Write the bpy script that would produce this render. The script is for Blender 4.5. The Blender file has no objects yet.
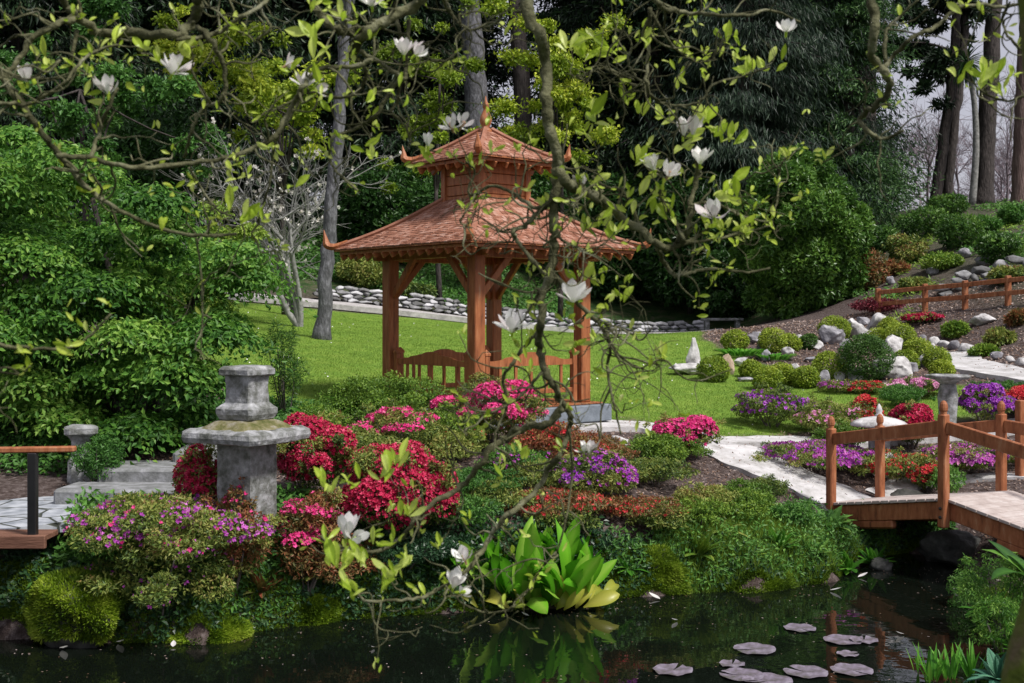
import bpy, math, random
import numpy as np
from mathutils import Vector, noise
rad = math.radians
rng = np.random.default_rng(7)
random.seed(7)
scene = bpy.context.scene
COL = scene.collection
F = 1200.0; HZ = 315.0; CAMZ = 3.0

def P(px, py, D):
    return np.array([(px-512)*D/F, D, CAMZ-(py-HZ)*D/F])

# ------------------------------------------------------------------ materials
def newmat(name):
    m = bpy.data.materials.new(name); m.use_nodes = True
    nt = m.node_tree; nt.nodes.clear()
    return m, nt, nt.nodes, nt.links
def ramp(N, L, fac, cols):
    r = N.new('ShaderNodeValToRGB')
    e = r.color_ramp.elements
    n = len(cols)
    pos = [c[0] for c in cols] if len(cols[0]) == 2 else [i/(n-1) for i in range(n)]
    cs = [c[1] for c in cols] if len(cols[0]) == 2 else cols
    e[0].position = pos[0]; e[0].color = (*cs[0], 1)
    e[1].position = pos[-1]; e[1].color = (*cs[-1], 1)
    for p, c in zip(pos[1:-1], cs[1:-1]):
        q = e.new(p); q.color = (*c, 1)
    L.new(fac, r.inputs[0])
    return r.outputs[0]
def leafmat(name, cols, rough=.5, trans=.3, spec=.35):
    m, nt, N, L = newmat(name)
    out = N.new('ShaderNodeOutputMaterial'); b = N.new('ShaderNodeBsdfPrincipled')
    a = N.new('ShaderNodeAttribute'); a.attribute_name = 'v'
    c = ramp(N, L, a.outputs['Fac'], cols)
    L.new(c, b.inputs['Base Color']); b.inputs['Roughness'].default_value = rough
    b.inputs['Specular IOR Level'].default_value = spec
    if trans > 0:
        t = N.new('ShaderNodeBsdfTranslucent'); mx = N.new('ShaderNodeMixShader')
        L.new(c, t.inputs[0]); mx.inputs[0].default_value = trans
        L.new(b.outputs[0], mx.inputs[1]); L.new(t.outputs[0], mx.inputs[2]); L.new(mx.outputs[0], out.inputs[0])
    else: L.new(b.outputs[0], out.inputs[0])
    return m
def noisemat(name, cols, scale=4, rough=.8, bump=.3, bscale=30, stretch=(1,1,1), spec=.3, detail=8, usev=0, bdist=.02):
    m, nt, N, L = newmat(name)
    out = N.new('ShaderNodeOutputMaterial'); b = N.new('ShaderNodeBsdfPrincipled'); L.new(b.outputs[0], out.inputs[0])
    tc = N.new('ShaderNodeTexCoord'); mp = N.new('ShaderNodeMapping'); mp.inputs['Scale'].default_value = stretch
    L.new(tc.outputs['Object'], mp.inputs[0])
    n = N.new('ShaderNodeTexNoise'); n.inputs['Scale'].default_value = scale; n.inputs['Detail'].default_value = detail
    n.inputs['Roughness'].default_value = .65
    L.new(mp.outputs[0], n.inputs['Vector'])
    fac = n.outputs['Fac']
    if usev:
        a = N.new('ShaderNodeAttribute'); a.attribute_name = 'v'
        ma = N.new('ShaderNodeMath'); ma.operation = 'MULTIPLY_ADD'; ma.inputs[1].default_value = usev
        L.new(a.outputs['Fac'], ma.inputs[0])
        m2 = N.new('ShaderNodeMath'); m2.operation = 'SUBTRACT'; L.new(fac, m2.inputs[0]); m2.inputs[1].default_value = usev*.5
        L.new(m2.outputs[0], ma.inputs[2]); fac = ma.outputs[0]
    L.new(ramp(N, L, fac, cols), b.inputs['Base Color'])
    b.inputs['Roughness'].default_value = rough; b.inputs['Specular IOR Level'].default_value = spec
    if bump:
        n2 = N.new('ShaderNodeTexNoise'); n2.inputs['Scale'].default_value = bscale; n2.inputs['Detail'].default_value = 8
        L.new(mp.outputs[0], n2.inputs['Vector'])
        bp = N.new('ShaderNodeBump'); bp.inputs['Strength'].default_value = bump; bp.inputs['Distance'].default_value = bdist
        L.new(n2.outputs['Fac'], bp.inputs['Height']); L.new(bp.outputs[0], b.inputs['Normal'])
    return m
M = {}
def LM(k, *a, **kw): M[k] = leafmat(k, *a, **kw)
LM('azalea_leaf', [(.025,.05,.014),(.07,.13,.026),(.20,.27,.05),(.34,.36,.09),(.24,.11,.055)])
LM('rust_leaf', [(.045,.055,.02),(.13,.14,.04),(.25,.14,.05),(.33,.09,.05),(.30,.30,.08)])
LM('green_leaf', [(.025,.085,.016),(.06,.17,.028),(.11,.26,.045),(.20,.36,.065)])
LM('fresh_leaf', [(.02,.07,.014),(.06,.18,.024),(.14,.31,.04),(.32,.50,.09)], trans=.4)
LM('bright_leaf', [(.05,.12,.016),(.12,.23,.028),(.22,.34,.04),(.33,.43,.07)])
LM('box_leaf', [(.08,.15,.015),(.18,.27,.025),(.32,.42,.04),(.44,.50,.07)])
LM('dark_box_leaf', [(.02,.06,.012),(.05,.12,.02),(.08,.17,.03),(.12,.23,.04)])
LM('laurel_leaf', [(.015,.045,.012),(.04,.11,.020),(.09,.20,.03),(.17,.30,.045)], rough=.4)
LM('conifer_leaf', [(.004,.011,.006),(.008,.022,.009),(.018,.045,.016),(.036,.078,.024)], trans=.15)
LM('grey_conifer_leaf', [(.007,.018,.011),(.014,.034,.020),(.030,.060,.034),(.065,.11,.06)], trans=.2)
LM('mid_conifer_leaf', [(.014,.04,.016),(.032,.085,.026),(.065,.15,.04),(.11,.21,.06)], trans=.2)
LM('yellow_leaf', [(.08,.14,.01),(.21,.32,.02),(.40,.50,.035),(.60,.64,.08)])
LM('magnolia_leaf', [(.26,.40,.03),(.42,.58,.05),(.60,.74,.11),(.68,.78,.22)], rough=.35, trans=.5)
LM('ivy_leaf', [(.010,.03,.015),(.025,.07,.03),(.05,.12,.045),(.11,.20,.08)], rough=.35)
LM('moss', [(.05,.10,.008),(.11,.19,.012),(.19,.30,.02),(.28,.38,.04)])
LM('grass', [(.10,.19,.026),(.165,.275,.036),(.23,.35,.052),(.34,.43,.10)], trans=.35)
LM('cabbage_leaf', [(.05,.20,.01),(.11,.36,.018),(.20,.52,.03),(.42,.66,.10)], rough=.28, trans=.4)
LM('old_cabbage_leaf', [(.20,.25,.03),(.38,.40,.05),(.55,.52,.10)], rough=.35, trans=.4)
LM('sword_leaf', [(.04,.16,.02),(.10,.32,.03),(.20,.45,.06)], rough=.35, trans=.4)
LM('teal_leaf', [(.04,.14,.10),(.08,.24,.15),(.14,.34,.20)], rough=.5)
LM('crimson', [(.20,.004,.024),(.46,.010,.058),(.62,.03,.11),(.78,.11,.22)], trans=.25)
LM('hotpink', [(.50,.015,.14),(.70,.03,.22),(.82,.08,.32),(.9,.22,.42)], trans=.25)
LM('magenta', [(.28,.03,.30),(.42,.06,.40),(.58,.12,.52),(.70,.25,.62)], trans=.25)
LM('violet', [(.20,.02,.34),(.34,.04,.48),(.46,.09,.58),(.58,.2,.66)], trans=.25)
LM('palepink', [(.58,.15,.38),(.72,.28,.52),(.8,.45,.62),(.86,.6,.72)], trans=.25)
LM('scarlet', [(.42,.012,.025),(.60,.03,.045),(.72,.06,.07),(.76,.15,.13)], trans=.25)
LM('burgundy', [(.06,.008,.015),(.12,.015,.028),(.20,.03,.045),(.26,.06,.06)])
LM('petal', [(.76,.66,.68),(.84,.80,.80),(.88,.87,.85),(.9,.9,.88)], rough=.45, trans=.35)
LM('brown_petal', [(.35,.18,.08),(.5,.32,.2),(.65,.5,.4)], trans=.3)
LM('daisy', [(.8,.8,.78),(.85,.85,.83)], trans=0)
LM('dead_leaf', [(.10,.05,.03),(.2,.12,.08),(.32,.24,.2),(.5,.42,.4)], trans=.1)
LM('blossom_white', [(.6,.55,.5),(.75,.72,.68),(.8,.8,.78)])
LM('moundmoss', [(.06,.12,.008),(.13,.22,.012),(.24,.36,.02),(.36,.46,.05)])
M['wood'] = noisemat('stained_timber', [(.28,(.10,.038,.018)),(.42,(.27,.090,.034)),(.56,(.36,.13,.050)),(.66,(.40,.17,.075)),(.76,(.40,.25,.16))], scale=4.5, stretch=(4,4,.6), rough=.5, bump=.25, bscale=14, spec=.35)
M['bridgewood'] = noisemat('bridge_timber', [(.28,(.09,.036,.02)),(.42,(.26,.088,.038)),(.56,(.35,.13,.058)),(.66,(.40,.19,.10)),(.76,(.42,.30,.22))], scale=4.5, stretch=(3,3,.8), rough=.55, bump=.3, bscale=14)
M['deckwood'] = noisemat('deck_boards', [(.3,(.32,.26,.24)),(.5,(.45,.385,.36)),(.7,(.56,.51,.49))], scale=5, rough=.6, bump=.3, bscale=20)
M['darkwood'] = noisemat('platform_timber', [(.3,(.10,.045,.03)),(.7,(.24,.12,.08))], scale=4, stretch=(.5,4,4), rough=.6, bump=.3)
M['shingle'] = noisemat('cedar_shingles', [(.2,(.19,.078,.045)),(.45,(.29,.125,.078)),(.6,(.35,.165,.11)),(.85,(.43,.26,.20))], scale=5, rough=.7, bump=.3, bscale=40, usev=.6)
M['stone'] = noisemat('weathered_stone', [(.30,(.06,.065,.055)),(.43,(.15,.155,.145)),(.53,(.25,.255,.26)),(.64,(.37,.375,.39)),(.76,(.56,.56,.58))], scale=8, rough=.9, bump=.6, bscale=28, detail=12)
M['stepstone'] = noisemat('step_stone', [(.3,(.10,.105,.10)),(.5,(.20,.205,.21)),(.7,(.34,.345,.37))], scale=6, rough=.9, bump=.4, bscale=30, detail=12)
M['mossstone'] = noisemat('mossy_stone', [(.35,(.07,.08,.02)),(.48,(.15,.14,.06)),(.58,(.22,.20,.14)),(.75,(.4,.4,.38))], scale=7, rough=.95, bump=.7, bscale=30)
M['whiterock'] = noisemat('pale_rock', [(.3,(.12,.115,.11)),(.42,(.34,.33,.33)),(.52,(.50,.49,.49)),(.68,(.66,.65,.66))], scale=4.5, rough=.85, bump=.5, bscale=9, detail=10, bdist=.05)
M['greyrock'] = noisemat('grey_rock', [(.3,(.07,.07,.075)),(.44,(.20,.195,.215)),(.55,(.31,.305,.33)),(.68,(.50,.49,.52))], scale=4.5, rough=.85, bump=.5, bscale=9, detail=10, bdist=.05)
M['tanrock'] = noisemat('tan_rock', [(.3,(.22,.15,.10)),(.5,(.40,.30,.22)),(.7,(.55,.46,.38))], scale=3, rough=.85, bump=.5, bscale=9, bdist=.05)
M['darkrock'] = noisemat('wet_rock', [(.3,(.02,.022,.02)),(.5,(.06,.06,.055)),(.7,(.14,.14,.13))], scale=4, rough=.6, bump=.6, bscale=9, bdist=.05)
M['plinth'] = noisemat('slate_plinth', [(.3,(.10,.12,.14)),(.7,(.22,.25,.29))], scale=6, rough=.7, bump=.3)
M['pathm'] = noisemat('pale_path', [(.28,(.22,.21,.20)),(.40,(.38,.37,.365)),(.52,(.49,.48,.485)),(.7,(.62,.61,.62))], scale=3.5, rough=.9, bump=.35, bscale=60, detail=12)
M['gravel'] = noisemat('gravel', [(.3,(.26,.25,.25)),(.5,(.42,.40,.40)),(.7,(.56,.54,.54))], scale=5, rough=.95, bump=.5, bscale=50)
M['bark'] = noisemat('bark', [(.3,(.018,.015,.014)),(.5,(.048,.040,.038)),(.7,(.10,.085,.08))], scale=5, stretch=(3,3,.6), rough=.9, bump=.9, bscale=8, bdist=.06)
M['redbark'] = noisemat('red_bark', [(.3,(.07,.045,.04)),(.5,(.15,.10,.09)),(.7,(.25,.18,.16))], scale=4, stretch=(3,3,.4), rough=.9, bump=.9, bscale=8, bdist=.06)
M['greybark'] = noisemat('grey_bark', [(.3,(.04,.04,.045)),(.5,(.10,.10,.11)),(.7,(.22,.22,.245))], scale=6, stretch=(2,2,.8), rough=.9, bump=.7, bscale=12, bdist=.04)
M['palebark'] = noisemat('pale_bark', [(.3,(.10,.10,.095)),(.5,(.22,.22,.21)),(.7,(.36,.36,.35))], scale=8, rough=.9, bump=.4, bscale=20)
M['magbark'] = noisemat('magnolia_bark', [(.32,(.03,.032,.014)),(.46,(.075,.075,.035)),(.56,(.14,.14,.075)),(.68,(.22,.22,.15)),(.8,(.34,.35,.28))], scale=9, rough=.9, bump=.8, bscale=45, detail=10)
M['mossbark'] = noisemat('mossy_bark', [(.32,(.03,.04,.006)),(.5,(.09,.12,.012)),(.66,(.12,.09,.05)),(.8,(.2,.2,.1))], scale=7, rough=.95, bump=.8, bscale=40)
M['twig'] = noisemat('twig_bark', [(.3,(.06,.05,.045)),(.7,(.18,.16,.15))], scale=9, rough=.9, bump=0)
M['pinktwig'] = noisemat('bare_twig', [(.3,(.14,.11,.13)),(.7,(.30,.25,.28))], scale=2, rough=.9, bump=0)
M['metal'] = noisemat('black_metal', [(.3,(.006,.006,.007)),(.7,(.014,.014,.016))], scale=5, rough=.4, bump=0, spec=.5)
M['lily'] = noisemat('lily_pad', [(.3,(.07,.075,.05)),(.45,(.14,.12,.14)),(.55,(.20,.17,.22)),(.7,(.32,.29,.35))], scale=9, rough=.3, bump=.2, bscale=12, spec=.6)

# ------------------------------------------------------------------ mesh builder
def bezr(pts, n=6):
    """Catmull-Rom resample"""
    pts = np.asarray(pts, float)
    if len(pts) < 3:
        t = np.linspace(0,1,n+1)[:,None]; return pts[0]*(1-t)+pts[-1]*t
    q = np.vstack([2*pts[0]-pts[1], pts, 2*pts[-1]-pts[-2]])
    out = []
    for i in range(1, len(q)-2):
        p0,p1,p2,p3 = q[i-1],q[i],q[i+1],q[i+2]
        for t in np.linspace(0,1,n,endpoint=False):
            out.append(.5*((2*p1)+(-p0+p2)*t+(2*p0-5*p1+4*p2-p3)*t*t+(-p0+3*p1-3*p2+p3)*t**3))
    out.append(pts[-1]); return np.array(out)
def nrm(a): return a/np.maximum(np.linalg.norm(a, axis=-1, keepdims=True), 1e-9)

class MB:
    def __init__(s): s.V=[]; s.Q=[]; s.T=[]; s.A=[]; s.n=0; s.G=[]
    def add(s, v, q=None, t=None, a=None):
        v = np.asarray(v, float).reshape(-1,3)
        if q is not None and len(q): s.Q.append(np.asarray(q, int)+s.n)
        if t is not None and len(t): s.T.append(np.asarray(t, int)+s.n)
        s.V.append(v); s.A.append(np.full(len(v), .5) if a is None else np.broadcast_to(np.asarray(a, float), (len(v),)).copy())
        s.n += len(v)
    def leaves(s, pos, d, n, ln, wd, a, fold=.25):
        """one folded rhombic leaf per row"""
        pos=np.asarray(pos); m=len(pos)
        if m==0: return
        sd = nrm(np.cross(d, n)); up = np.cross(sd, d)
        ln = np.broadcast_to(ln,(m,))[:,None]; wd=np.broadcast_to(wd,(m,))[:,None]
        mid = pos + d*ln*.45
        v = np.stack([pos, mid+sd*wd*.5+up*wd*fold, pos+d*ln, mid-sd*wd*.5+up*wd*fold], 1).reshape(-1,3)
        q = np.arange(m*4).reshape(m,4)
        s.add(v, q=q, a=np.repeat(a,4))
    def tube(s, pts, r, k=6, a=.5, cap=True):
        pts=np.asarray(pts,float); n=len(pts); r=np.broadcast_to(r,(n,)) if np.ndim(r)==0 or len(np.atleast_1d(r))==n else np.linspace(r[0],r[-1],n)
        t = nrm(np.gradient(pts,axis=0))
        ref = np.array([0.,0,1]) if abs(t[0][2])<.9 else np.array([1.,0,0])
        x = nrm(np.cross(ref,t[0])); rings=[]
        ang=np.arange(k)*2*math.pi/k
        for i in range(n):
            x = nrm(x - t[i]*np.dot(x,t[i])); y=np.cross(t[i],x)
            rings.append(pts[i]+r[i]*(np.cos(ang)[:,None]*x+np.sin(ang)[:,None]*y))
        v=np.vstack(rings); q=[]
        i0=(np.arange(n-1)[:,None]*k+np.arange(k)[None,:]).ravel(); j=(np.arange(n-1)[:,None]*k+(np.arange(k)+1)[None,:]%k).ravel()
        q=np.stack([i0,j,j+k,i0+k],1)
        tr=None
        if cap:
            v=np.vstack([v,pts[0],pts[-1]+t[-1]*r[-1]*.5]); b=n*k
            a0=np.arange(k); a1=(a0+1)%k
            tr=np.vstack([np.stack([np.full(k,b),a1,a0],1), np.stack([np.full(k,b+1),(n-1)*k+a0,(n-1)*k+a1],1)])
        s.add(v,q=q,t=tr,a=a)
    def box(s, c, size, rz=0, bev=.0, axes=None, a=.5, taper=1.0):
        """bevelled box; axes 3x3 rows optional"""
        c=np.asarray(c,float); h=np.asarray(size,float)/2
        if axes is None:
            axes=np.array([[math.cos(rz),math.sin(rz),0],[-math.sin(rz),math.cos(rz),0],[0,0,1]])
        if bev<=0:
            v=np.array([[x,y,z] for z in (-1,1) for y in (-1,1) for x in (-1,1)],float)*h
            v[4:,:2]*=taper
            q=[(0,2,3,1),(4,5,7,6),(0,1,5,4),(2,6,7,3),(0,4,6,2),(1,3,7,5)]
            s.add(v@axes+c,q=q,a=a); return
        b=min(bev,*(h*.9)); V=[];idx={}
        for z in(-1,1):
            for y in(-1,1):
                for x in(-1,1):
                    for ax in range(3):
                        p=h.copy()-b; p[ax]=h[ax]
                        idx[(x,y,z,ax)]=len(V); V.append(p*np.array([x,y,z]))
        Q=[];T=[]
        for ax in range(3):
            u,w=[i for i in range(3) if i!=ax]
            for sg in(-1,1):
                l=[]
                for (su,sw) in((-1,-1),(1,-1),(1,1),(-1,1)):
                    k=[0,0,0];k[ax]=sg;k[u]=su;k[w]=sw; l.append(idx[(*k,ax)])
                if (sg>0)==(ax==1): l=l[::-1]
                Q.append(l)
        for ax in range(3):
            u,w=[i for i in range(3) if i!=ax]
            for su in(-1,1):
                for sw in(-1,1):
                    k0=[0,0,0];k0[u]=su;k0[w]=sw;k0[ax]=-1;k1=list(k0);k1[ax]=1
                    Q.append([idx[(*k0,u)],idx[(*k1,u)],idx[(*k1,w)],idx[(*k0,w)]])
        for z in(-1,1):
            for y in(-1,1):
                for x in(-1,1): T.append([idx[(x,y,z,0)],idx[(x,y,z,1)],idx[(x,y,z,2)]])
        V=np.array(V)
        if taper!=1: V[V[:,2]>0,:2]*=taper
        s.add(V@axes+c,q=Q,t=T,a=a)
    def beam(s, p0, p1, w, h, bev=.006, a=.5, up=(0,0,1)):
        p0=np.asarray(p0,float);p1=np.asarray(p1,float); d=p1-p0; L=np.linalg.norm(d); d/=L
        up=np.asarray(up,float); y=np.cross(up,d); y/=max(np.linalg.norm(y),1e-9); z=np.cross(d,y)
        s.box((p0+p1)/2,(L,w,h),bev=bev,axes=np.array([d,y,z]),a=a)
    def loft(s, rings, a=.5, closed=True):
        k=len(rings[0]); v=np.vstack(rings); n=len(rings)
        i0=(np.arange(n-1)[:,None]*k+np.arange(k)[None,:]).ravel(); j=(np.arange(n-1)[:,None]*k+(np.arange(k)+1)[None,:]%k).ravel()
        q=np.stack([i0,j,j+k,i0+k],1)
        v=np.vstack([v,np.mean(rings[0],0),np.mean(rings[-1],0)]); a0=np.arange(k);a1=(a0+1)%k
        t=np.vstack([np.stack([np.full(k,n*k),a1,a0],1),np.stack([np.full(k,n*k+1),(n-1)*k+a0,(n-1)*k+a1],1)])
        s.add(v,q=q,t=t,a=a)
    def bigleaf(s, base, d, up, ln, wd, curl=.3, seg=5, fold=.15, a=.5, peak=.45, tip=1.0, wave=0, pw=.8):
        base=np.asarray(base,float); d=nrm(np.asarray(d,float)); up=np.asarray(up,float)
        sd=nrm(np.cross(d,up)); up=np.cross(sd,d)
        V=[];AA=[];ph=random.random()*6
        p=base.copy(); dd=d.copy(); uu=up.copy(); st=ln/seg
        for i in range(seg+1):
            t=i/seg
            w=wd*.5*max(math.sin(math.pi*min(1,(t**(math.log(.5)/math.log(peak)))))**pw,.0)
            if i==0: w=wd*.05
            if i==seg: w=wd*.02
            wv=wave*math.sin(t*9+ph)*wd
            V+= [p-sd*w+uu*(w*fold+wv), p, p+sd*w+uu*(w*fold-wv)]; AA+=[a,a+.22,a-.06]
            ang=-curl/seg
            nd=dd*math.cos(ang)+uu*math.sin(ang); uu=uu*math.cos(ang)-dd*math.sin(ang); dd=nd
            p=p+dd*st
        Q=[]
        for i in range(seg):
            b=i*3; Q+=[(b,b+1,b+4,b+3),(b+1,b+2,b+5,b+4)]
        s.add(V,q=Q,a=np.array(AA))
    def build(s, name, mat, parent=None, org=None, smooth=False):
        me=bpy.data.meshes.new(name)
        V=np.vstack(s.V) if s.V else np.zeros((0,3))
        if org is not None: V=V-np.asarray(org)
        me.vertices.add(len(V)); me.vertices.foreach_set('co',V.astype(np.float32).ravel())
        Q=np.vstack(s.Q) if s.Q else np.zeros((0,4),int); T=np.vstack(s.T) if s.T else np.zeros((0,3),int)
        nl=len(Q)*4+len(T)*3
        me.loops.add(nl); me.loops.foreach_set('vertex_index',np.concatenate([Q.ravel(),T.ravel()]).astype(np.int32))
        me.polygons.add(len(Q)+len(T))
        ls=np.concatenate([np.arange(len(Q))*4, len(Q)*4+np.arange(len(T))*3]).astype(np.int32)
        me.polygons.foreach_set('loop_start',ls)
        me.polygons.foreach_set('use_smooth',np.full(len(ls),smooth))
        at=me.attributes.new('v','FLOAT','POINT'); at.data.foreach_set('value',np.clip(np.concatenate(s.A) if s.A else [],0,1).astype(np.float32))
        me.update(calc_edges=True); 
        me.materials.append(M[mat] if isinstance(mat,str) else mat)
        o=bpy.data.objects.new(name,me); COL.objects.link(o)
        if parent is not None: o.parent=parent
        elif org is not None: o.location=org
        return o
def tag(o,label=None,cat=None,group=None,kind=None):
    if label: o['label']=label
    if cat: o['category']=cat
    if group: o['group']=group
    if kind: o['kind']=kind
    return o
def thing(name,loc,label,cat,group=None,rz=0):
    o=bpy.data.objects.new(name,None); COL.objects.link(o); o.location=tuple(loc); o.rotation_euler=(0,0,rz); o.empty_display_size=.2
    return tag(o,label,cat,group)
def copytree(o,parent=None):
    c=o.copy(); COL.objects.link(c)
    if parent: c.parent=parent
    for ch in list(o.children): copytree(ch,c)
    return c
def unit(n,r=None):
    r=r or rng
    return nrm(r.normal(size=(n,3)))

# ------------------------------------------------------------------ terrain
pond=np.array([(-12,11.7),(-6.2,11.35),(-5.0,11.25),(-4.5,11.15),(-3.8,11.0),(-2.85,11.0),(-2.35,11.4),(-1.8,11.75),(-1.1,12.0),(-.5,12.15),(.3,12.25),(.95,12.7),(1.8,12.9),(2.7,13.1),(3.5,13.45),(4.0,14.2),(4.4,14.8),(4.95,15.15),(5.5,14.95),(5.35,14.4),(5.1,13.7),(4.98,13.0),(4.8,12.0),(4.6,11.0),(4.3,10.0),(4.1,9.0),(3.9,7.5),(3.4,6.5),(2,6.1),(-1,5.8),(-6,6.1),(-12,7)],float)
def sdf_poly(x,y,poly):
    """positive outside"""
    x=np.asarray(x,float).ravel(); y=np.asarray(y,float).ravel()
    d=np.full(x.shape,1e9); inside=np.zeros(x.shape,bool)
    for i in range(len(poly)):
        a=poly[i]; b=poly[(i+1)%len(poly)]
        e=b-a; wx=x-a[0]; wy=y-a[1]; t=np.clip((wx*e[0]+wy*e[1])/(e@e),0,1)
        d=np.minimum(d,(wx-e[0]*t)**2+(wy-e[1]*t)**2)
        c=((a[1]>y)!=(b[1]>y)); 
        with np.errstate(divide='ignore',invalid='ignore'):
            xi=(b[0]-a[0])*(y-a[1])/(b[1]-a[1]+1e-12)+a[0]
        inside^=(c&(x<xi))
    d=np.sqrt(d); return np.where(inside,-d,d)
CT=np.array([(-6,3,1.3),(0,2,1.3),(6,3,1.3),(0,-8,1.5),(-14,-4,1.5),(14,-4,1.5),(-16,8,1.4),(16,8,1.4),
 (5.5,13.2,.35),(6,12,.6),(5.6,9,.5),(7.5,10,.8),(7.5,14,.75),(11,14,1.0),
 (-5,11,1.0),(-4.5,12.6,1.0),(-5.5,13,1.0),(-8,12,1.2),(-7,16,1.7),(-10,22,2.4),(-4,14,1.3),
 (-2.5,11.7,1.0),(-3.5,12.3,1.0),(-2,14,1.35),(-.5,16,1.45),(-1,12.7,.85),(0,13.5,.95),(1,14,.85),(2.2,14.2,.72),(3.2,14.9,.62),(3.9,15.3,.58),(4.9,16,.6),(4.8,16.6,.72),
 (-.44,18.3,1.45),(1,18.0,1.38),(1.7,18.5,1.36),(-2.5,18,1.6),(3.2,16.9,1.0),(5.7,17.8,1.05),(8,19.4,1.2),(6.5,16.5,.7),(9,16,.9),
 (-3,20,1.85),(-5,26,2.5),(-6.3,35,3.2),(0,26,2.1),(0,36,2.6),(5,28,2.1),(5,38,2.35),(7,41,2.4),(4,21,1.45),(6.5,24,1.75),
 (9.5,25.5,2.0),(10,29,2.1),(8.9,24.5,1.9),(9.3,21.4,1.7),(12,19,1.4),(8,33,2.8),(9.6,34,2.95),(7,29,2.2),(11,32,3.1),(12.4,30,3.3),(11.5,27,2.4),(14,26,3.2),(20,26,4),
 (14.5,45,6.2),(19,45,6.9),(18.7,50,7.6),(24,50,7.8),(9.4,42,3.5),(12,38,4.2),(16,35,5),(0,41,3.0),(0,50,6),(-6,42,4.4),(-6,50,6.5),(-15,40,4.6),(-20,30,3.5),(-15,60,8),(0,65,9),(15,62,8),(6,48,4.2),(30,60,7.8),(-40,40,6),(40,40,8),(40,10,3),(-40,10,3),(0,110,10),(-60,110,10),(60,110,8),(-60,-40,3),(60,-40,3),(-100,40,8),(100,40,8)],float)
def tpsphi(r2): return np.where(r2>1e-9, r2*np.log(r2+1e-12)*.5, 0)
def tpsfit(C,lam=.02):
    n=len(C); X=C[:,:2]/10
    K=tpsphi(((X[:,None]-X[None])**2).sum(-1))+lam*np.eye(n)
    Pm=np.hstack([np.ones((n,1)),X]); A=np.block([[K,Pm],[Pm.T,np.zeros((3,3))]])
    return X,np.linalg.solve(A,np.concatenate([C[:,2],np.zeros(3)]))
TX,TW=tpsfit(CT)
def land(x,y):
    x=np.asarray(x,float).ravel()/10; y=np.asarray(y,float).ravel()/10
    out=np.zeros(len(x))
    for s in range(0,len(x),20000):
        a=np.stack([x[s:s+20000],y[s:s+20000]],1)
        K=tpsphi(((a[:,None]-TX[None])**2).sum(-1))
        out[s:s+20000]=K@TW[:-3]+TW[-3]+a@TW[-2:]
    return out
def snoise(x,y,s=1.0):
    return (np.sin(x*1.7*s+y*2.3*s+1)+np.sin(x*3.1*s-y*1.3*s+2)+np.sin(-x*2.2*s+y*4.1*s+4)*.6+np.sin(x*6.3*s+y*5.1*s)*.4)/3
def ground(x,y):
    x=np.asarray(x,float).ravel(); y=np.asarray(y,float).ravel()
    L=land(np.clip(x,-110,110),np.clip(y,-45,120)); sd=sdf_poly(x,y,pond)
    sd2=sd+.12*snoise(x,y,2.2)
    h=np.where(sd2>0, L*(1-np.exp(-np.maximum(sd2,0)/.28))+.0, -np.minimum(.9,-sd2*1.2))
    lump=.05*snoise(x,y,1.3)*np.clip(sd,0,1)
    return h+lump*np.where(y>17,.3,1)
def gz(x,y): return float(ground([x],[y])[0])

lawn_poly=np.array([(-3.2,17.0),(-1.5,16.6),(.6,17.0),(1.9,18.9),(3.2,18.0),(4.3,18.6),(6.0,19.0),(8.0,20.2),(9.0,21.0),(8.4,22.2),(7.0,23.0),(6.0,24.8),(5.2,27),(4.9,31),(5.8,36.5),(1,37.0),(-1.5,36.2),(-5.4,35.2),(-8.4,35.0),(-9,30),(-6.5,24),(-4.8,20)],float)
rock_poly=np.array([(8.4,22.2),(7.0,23.0),(6.0,24.8),(5.2,27),(4.9,31),(6,38),(9,38),(12,34),(11,30),(9.6,26),(9,23)],float)
def axis(segs):
    o=[]
    for a,b,n in segs: o+=list(np.linspace(a,b,n,endpoint=False))
    o.append(segs[-1][1]); return np.array(o)
gx=axis([(-600,-110,8),(-110,-30,20),(-30,-10,30),(-10,10,150),(10,30,40),(30,110,20),(110,600,8)])
gy=axis([(-400,-45,6),(-45,3,14),(3,9,14),(9,19,100),(19,40,90),(40,70,50),(70,120,14),(120,700,8)])
GX,GY=np.meshgrid(gx,gy); Z=ground(GX,GY)
b=MB(); nx=len(gx); ny=len(gy)
ii=(np.arange(ny-1)[:,None]*nx+np.arange(nx-1)[None]).ravel()
b.add(np.stack([GX.ravel(),GY.ravel(),Z],1),q=np.stack([ii,ii+1,ii+nx+1,ii+nx],1))
# ground material
m,nt,N,L=newmat('ground_surface')
out=N.new('ShaderNodeOutputMaterial'); bs=N.new('ShaderNodeBsdfPrincipled'); L.new(bs.outputs[0],out.inputs[0])
tc=N.new('ShaderNodeTexCoord')
def nz(scale,detail=8,rough=.6):
    n=N.new('ShaderNodeTexNoise'); n.inputs['Scale'].default_value=scale; n.inputs['Detail'].default_value=detail; n.inputs['Roughness'].default_value=rough
    L.new(tc.outputs['Object'],n.inputs['Vector']); return n.outputs['Fac']
mulch=ramp(N,L,nz(14,12,.75),[(.3,(.02,.014,.012)),(.48,(.07,.05,.045)),(.6,(.15,.12,.115)),(.75,(.30,.26,.26))])
grassc=ramp(N,L,nz(3,12,.7),[(.3,(.08,.17,.02)),(.45,(.135,.24,.03)),(.58,(.185,.29,.04)),(.75,(.28,.34,.08))])
cover=ramp(N,L,nz(2.5,12,.75),[(.35,(.012,.035,.01)),(.5,(.035,.075,.018)),(.6,(.09,.085,.05)),(.72,(.15,.13,.115))])
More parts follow.
